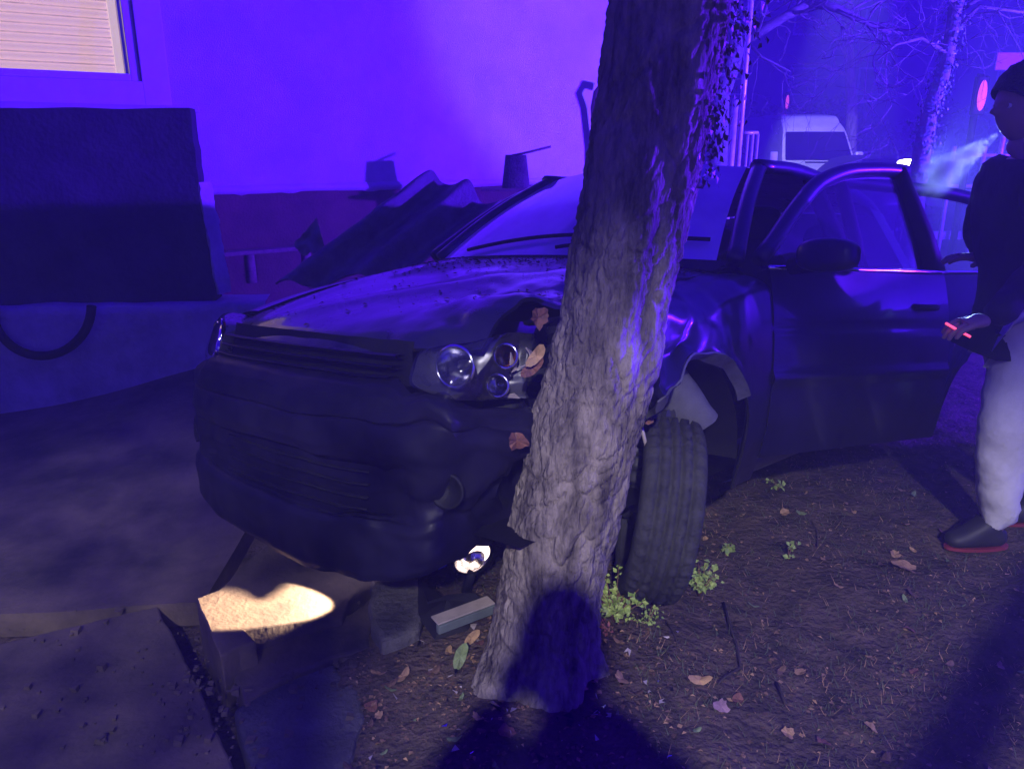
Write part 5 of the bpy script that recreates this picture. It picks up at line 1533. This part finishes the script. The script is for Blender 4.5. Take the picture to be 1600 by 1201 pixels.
JS = dict(pelvis=(1.84, 2.76, .93), waist=(1.82, 2.75, 1.08), chest=(1.77, 2.74, 1.32), neck=(1.73, 2.72, 1.47), headb=(1.70, 2.72, 1.55), head=(1.70, 2.72, 1.635),
          shL=(1.72, 2.57, 1.40), elL=(1.74, 2.50, 1.14), wrL=tuple(YP(1548, 500, 2.42)),
          shR=(1.76, 2.90, 1.40), elR=(1.80, 3.02, 1.20), wrR=tuple(YP(1540, 402, 2.90)),
          hipL=(1.85, 2.67, .88), knL=(1.80, 2.66, .50), anL=(1.90, 2.74, gzp + .09), toL=(1.72, 2.73, gzp + .04),
          hipR=(1.90, 2.86, .88), knR=(2.02, 2.90, .50), anR=(2.22, 2.95, gzp + .09), toR=(2.0, 2.94, gzp + .04))
person((1.98, 2.8, gzp), JS, (-1, -.05, -.10), 'man in black jacket and pale trousers smoking beside the open doors', M_JACKET, M_TROUS, M_HAIR, M_SHOE,
       [('wrL', (-1, -.1, -.12), (0, .2, -1), 1, .55), ('wrR', (-1, .05, .02), (0, 0, -1), -1, .25)])
hp = Vector(YP(1497, 516, 2.40))
o = tube('glowing_stick', [YP(1478, 505, 2.40) - hp, Vector((0, 0, 0)), YP(1516, 526, 2.40) - hp], .0042, emit_mat('red_glow', (1.0, .07, .10), 1.6), seg=10); o.location = hp
tag(o, 'thin red glowing stick in the hand of the smoking man', 'light stick')
# the photographer, whose shadow falls on the trunk foot
JP = dict(pelvis=(0.0, -.40, .95), waist=(0.0, -.40, 1.10), chest=(0.01, -.38, 1.34), neck=(0.01, -.36, 1.49), headb=(0.01, -.35, 1.56), head=(0.01, -.33, 1.645),
          shL=(-.17, -.37, 1.41), elL=(-.24, -.24, 1.22), wrL=(-.09, -.13, 1.40), shR=(.19, -.37, 1.41), elR=(.26, -.24, 1.22), wrR=(.09, -.13, 1.40),
          hipL=(-.10, -.40, .90), knL=(-.12, -.38, .50), anL=(-.13, -.42, .10), toL=(-.14, -.2, .04), hipR=(.10, -.40, .90), knR=(.12, -.38, .50), anR=(.13, -.42, .10), toR=(.14, -.2, .04))
person((0, -.4, gz(0, -.4)), JP, (0, 1, -.15), 'person with raised hands whose shadow falls across the trunk foot', M_JACKET, M_JACKET, M_HAIR, M_SHOE,
       [('wrL', (.3, .3, 1), (1, .2, 0), 1, .5), ('wrR', (-.3, .3, 1), (-1, .2, 0), -1, .5)])

# leaning young tree behind the camera: its limb throws the stray shadow at lower right
def shadow_pt(gx_, gy_, u):
    g = Vector((gx_, gy_, 0)); return g.lerp(STREET, u)
A = shadow_pt(1.10, 1.60, .42); B = shadow_pt(1.95, 2.50, .36)
back = A + (A - B) * 1.3
bt = empty('young_tree', (back.x - .1, back.y - .2, 0)); b0 = bt.location
tube('trunk', [Vector((0, 0, -.1)), Vector((.03, .05, 1.0)), back - b0, back - b0 + Vector((-.1, -.2, .9))], [.10, .085, .07, .05], M_BARK, bt, seg=12)
tube('limb', [back - b0, A - b0, B - b0, B + (B - A) * .7 - b0], [.06, .05, .044, .03], M_BARK, bt, seg=10)
rnd = random.Random(31); lv = []; tw = []
for k in range(20):
    gx_, gy_ = rnd.uniform(-3.2, -.45), rnd.uniform(1.3, 4.6)
    c = shadow_pt(gx_, gy_, rnd.uniform(.42, .62)) - b0
    tw.append(tube_geo([back - b0 + Vector((-.1, -.2, .8 * rnd.random())), (back - b0).lerp(c, .5) + Vector((0, 0, .25)), c], [.006, .005, .003], 6))
    for j in range(26):
        p = c + Vector((rnd.gauss(0, .13), rnd.gauss(0, .13), rnd.gauss(0, .10))); q = rnd.uniform(.04, .09)
        lv.append(leaf_geo(p, Vector((rnd.uniform(-1, 1), rnd.uniform(-1, 1), rnd.uniform(.2, 1))), q, q * .6, rnd.uniform(0, 6.28)))
V1, F1 = merge(tw); mk('branches', V1, F1, M_BARK, bt)
V1, F1 = merge(lv); tag(mk('leaves', V1, F1, M_LEAF_BRN, bt, smooth=False), kind='stuff')
tag(bt, 'young tree whose limb throws a shadow over the soil at right', 'tree')
# street lamp carrying the warm light
sl = empty('street_lamp', (STREET.x - .6, STREET.y - .3, 0))
tube('shaft', [(0, 0, -.2), (0, 0, 4.9)], [.07, .045], M_GALV, sl, seg=14)
tube('arm', [(0, 0, 4.85), (.3, .15, 5.0), (.6, .3, 4.95)], .03, M_GALV, sl)
def shade(u, v):
    th = u * 2 * math.pi; r = .04 + .16 * v ** .6; return (.6 + r * math.cos(th), .3 + r * math.sin(th), 4.93 - .16 * v)
o = grid('lamp_shade', shade, 24, 8, M_GALV, sl, closed_u=True); solid(o, .006)
tag(sl, 'street lamp on a galvanised post behind the viewer', 'street lamp')

# ------------------------------------------------------------------ exhaled smoke
s0, s1 = YP(1558, 210, 2.60), YP(1445, 292, 2.50)
SLEN = (s1 - s0).length
m = bpy.data.materials.new('smoke'); m.use_nodes = True
N = m.node_tree.nodes; Lk = m.node_tree.links; N.clear()
out = N.new('ShaderNodeOutputMaterial'); pv = N.new('ShaderNodeVolumePrincipled')
pv.inputs['Color'].default_value = (.96, .97, 1, 1); pv.inputs['Anisotropy'].default_value = .55
tc = N.new('ShaderNodeTexCoord'); nn = N.new('ShaderNodeTexNoise'); nn.inputs['Scale'].default_value = 14; nn.inputs['Detail'].default_value = 6; nn.inputs['Distortion'].default_value = .6
Lk.new(tc.outputs['Object'], nn.inputs['Vector'])
sx = N.new('ShaderNodeSeparateXYZ'); Lk.new(tc.outputs['Object'], sx.inputs[0])
def mth(op, a, b=None):
    q = N.new('ShaderNodeMath'); q.operation = op
    for i, v in enumerate((a, b)):
        if v is None: continue
        if isinstance(v, (int, float)): q.inputs[i].default_value = v
        else: Lk.new(v, q.inputs[i])
    return q.outputs[0]
rr = mth('SQRT', mth('ADD', mth('MULTIPLY', sx.outputs['Y'], sx.outputs['Y']), mth('MULTIPLY', sx.outputs['Z'], sx.outputs['Z'])))
rad = mth('ADD', mth('MULTIPLY', sx.outputs['X'], .072 / SLEN), .008)
fall = mth('MAXIMUM', mth('SUBTRACT', 1.0, mth('DIVIDE', rr, rad)), 0.0)
end = mth('MAXIMUM', mth('SUBTRACT', 1.0, mth('POWER', mth('DIVIDE', sx.outputs['X'], SLEN), 5.0)), 0.0)
mr = N.new('ShaderNodeMapRange'); mr.inputs['From Min'].default_value = .36; mr.inputs['From Max'].default_value = .66; mr.inputs['To Min'].default_value = 0.0; mr.inputs['To Max'].default_value = 80
Lk.new(nn.outputs['Fac'], mr.inputs['Value'])
Lk.new(mth('MULTIPLY', mth('MULTIPLY', mth('POWER', fall, 1.3), end), mr.outputs[0]), pv.inputs['Density']); Lk.new(pv.outputs[0], out.inputs['Volume'])
def smoke_f(u, v):
    th = u * 2 * math.pi; r = .010 + .074 * v
    return (SLEN * v, r * math.cos(th), r * math.sin(th))
o = grid('smoke', smoke_f, 20, 10, m, closed_u=True); o.location = s0
bm = bmesh.new(); bm.from_mesh(o.data); bmesh.ops.holes_fill(bm, edges=bm.edges); bmesh.ops.recalc_face_normals(bm, faces=bm.faces); bm.to_mesh(o.data); bm.free()
o.rotation_euler = (s1 - s0).to_track_quat('X', 'Z').to_euler()
tag(o, 'pale plume of breath smoke blown by the man', 'smoke', kind='stuff')

# ------------------------------------------------------------------ haze over the whole place
m = bpy.data.materials.new('haze'); m.use_nodes = True
N = m.node_tree.nodes; Lk = m.node_tree.links; N.clear()
out = N.new('ShaderNodeOutputMaterial'); pv = N.new('ShaderNodeVolumePrincipled')
pv.inputs['Color'].default_value = (.58, .55, .95, 1); pv.inputs['Density'].default_value = 0.019; pv.inputs['Anisotropy'].default_value = 0.0
Lk.new(pv.outputs[0], out.inputs['Volume'])
hz = box('haze', (-60, -20, -1.6), (70, 115, 13.0), m)
tag(hz, kind='stuff')
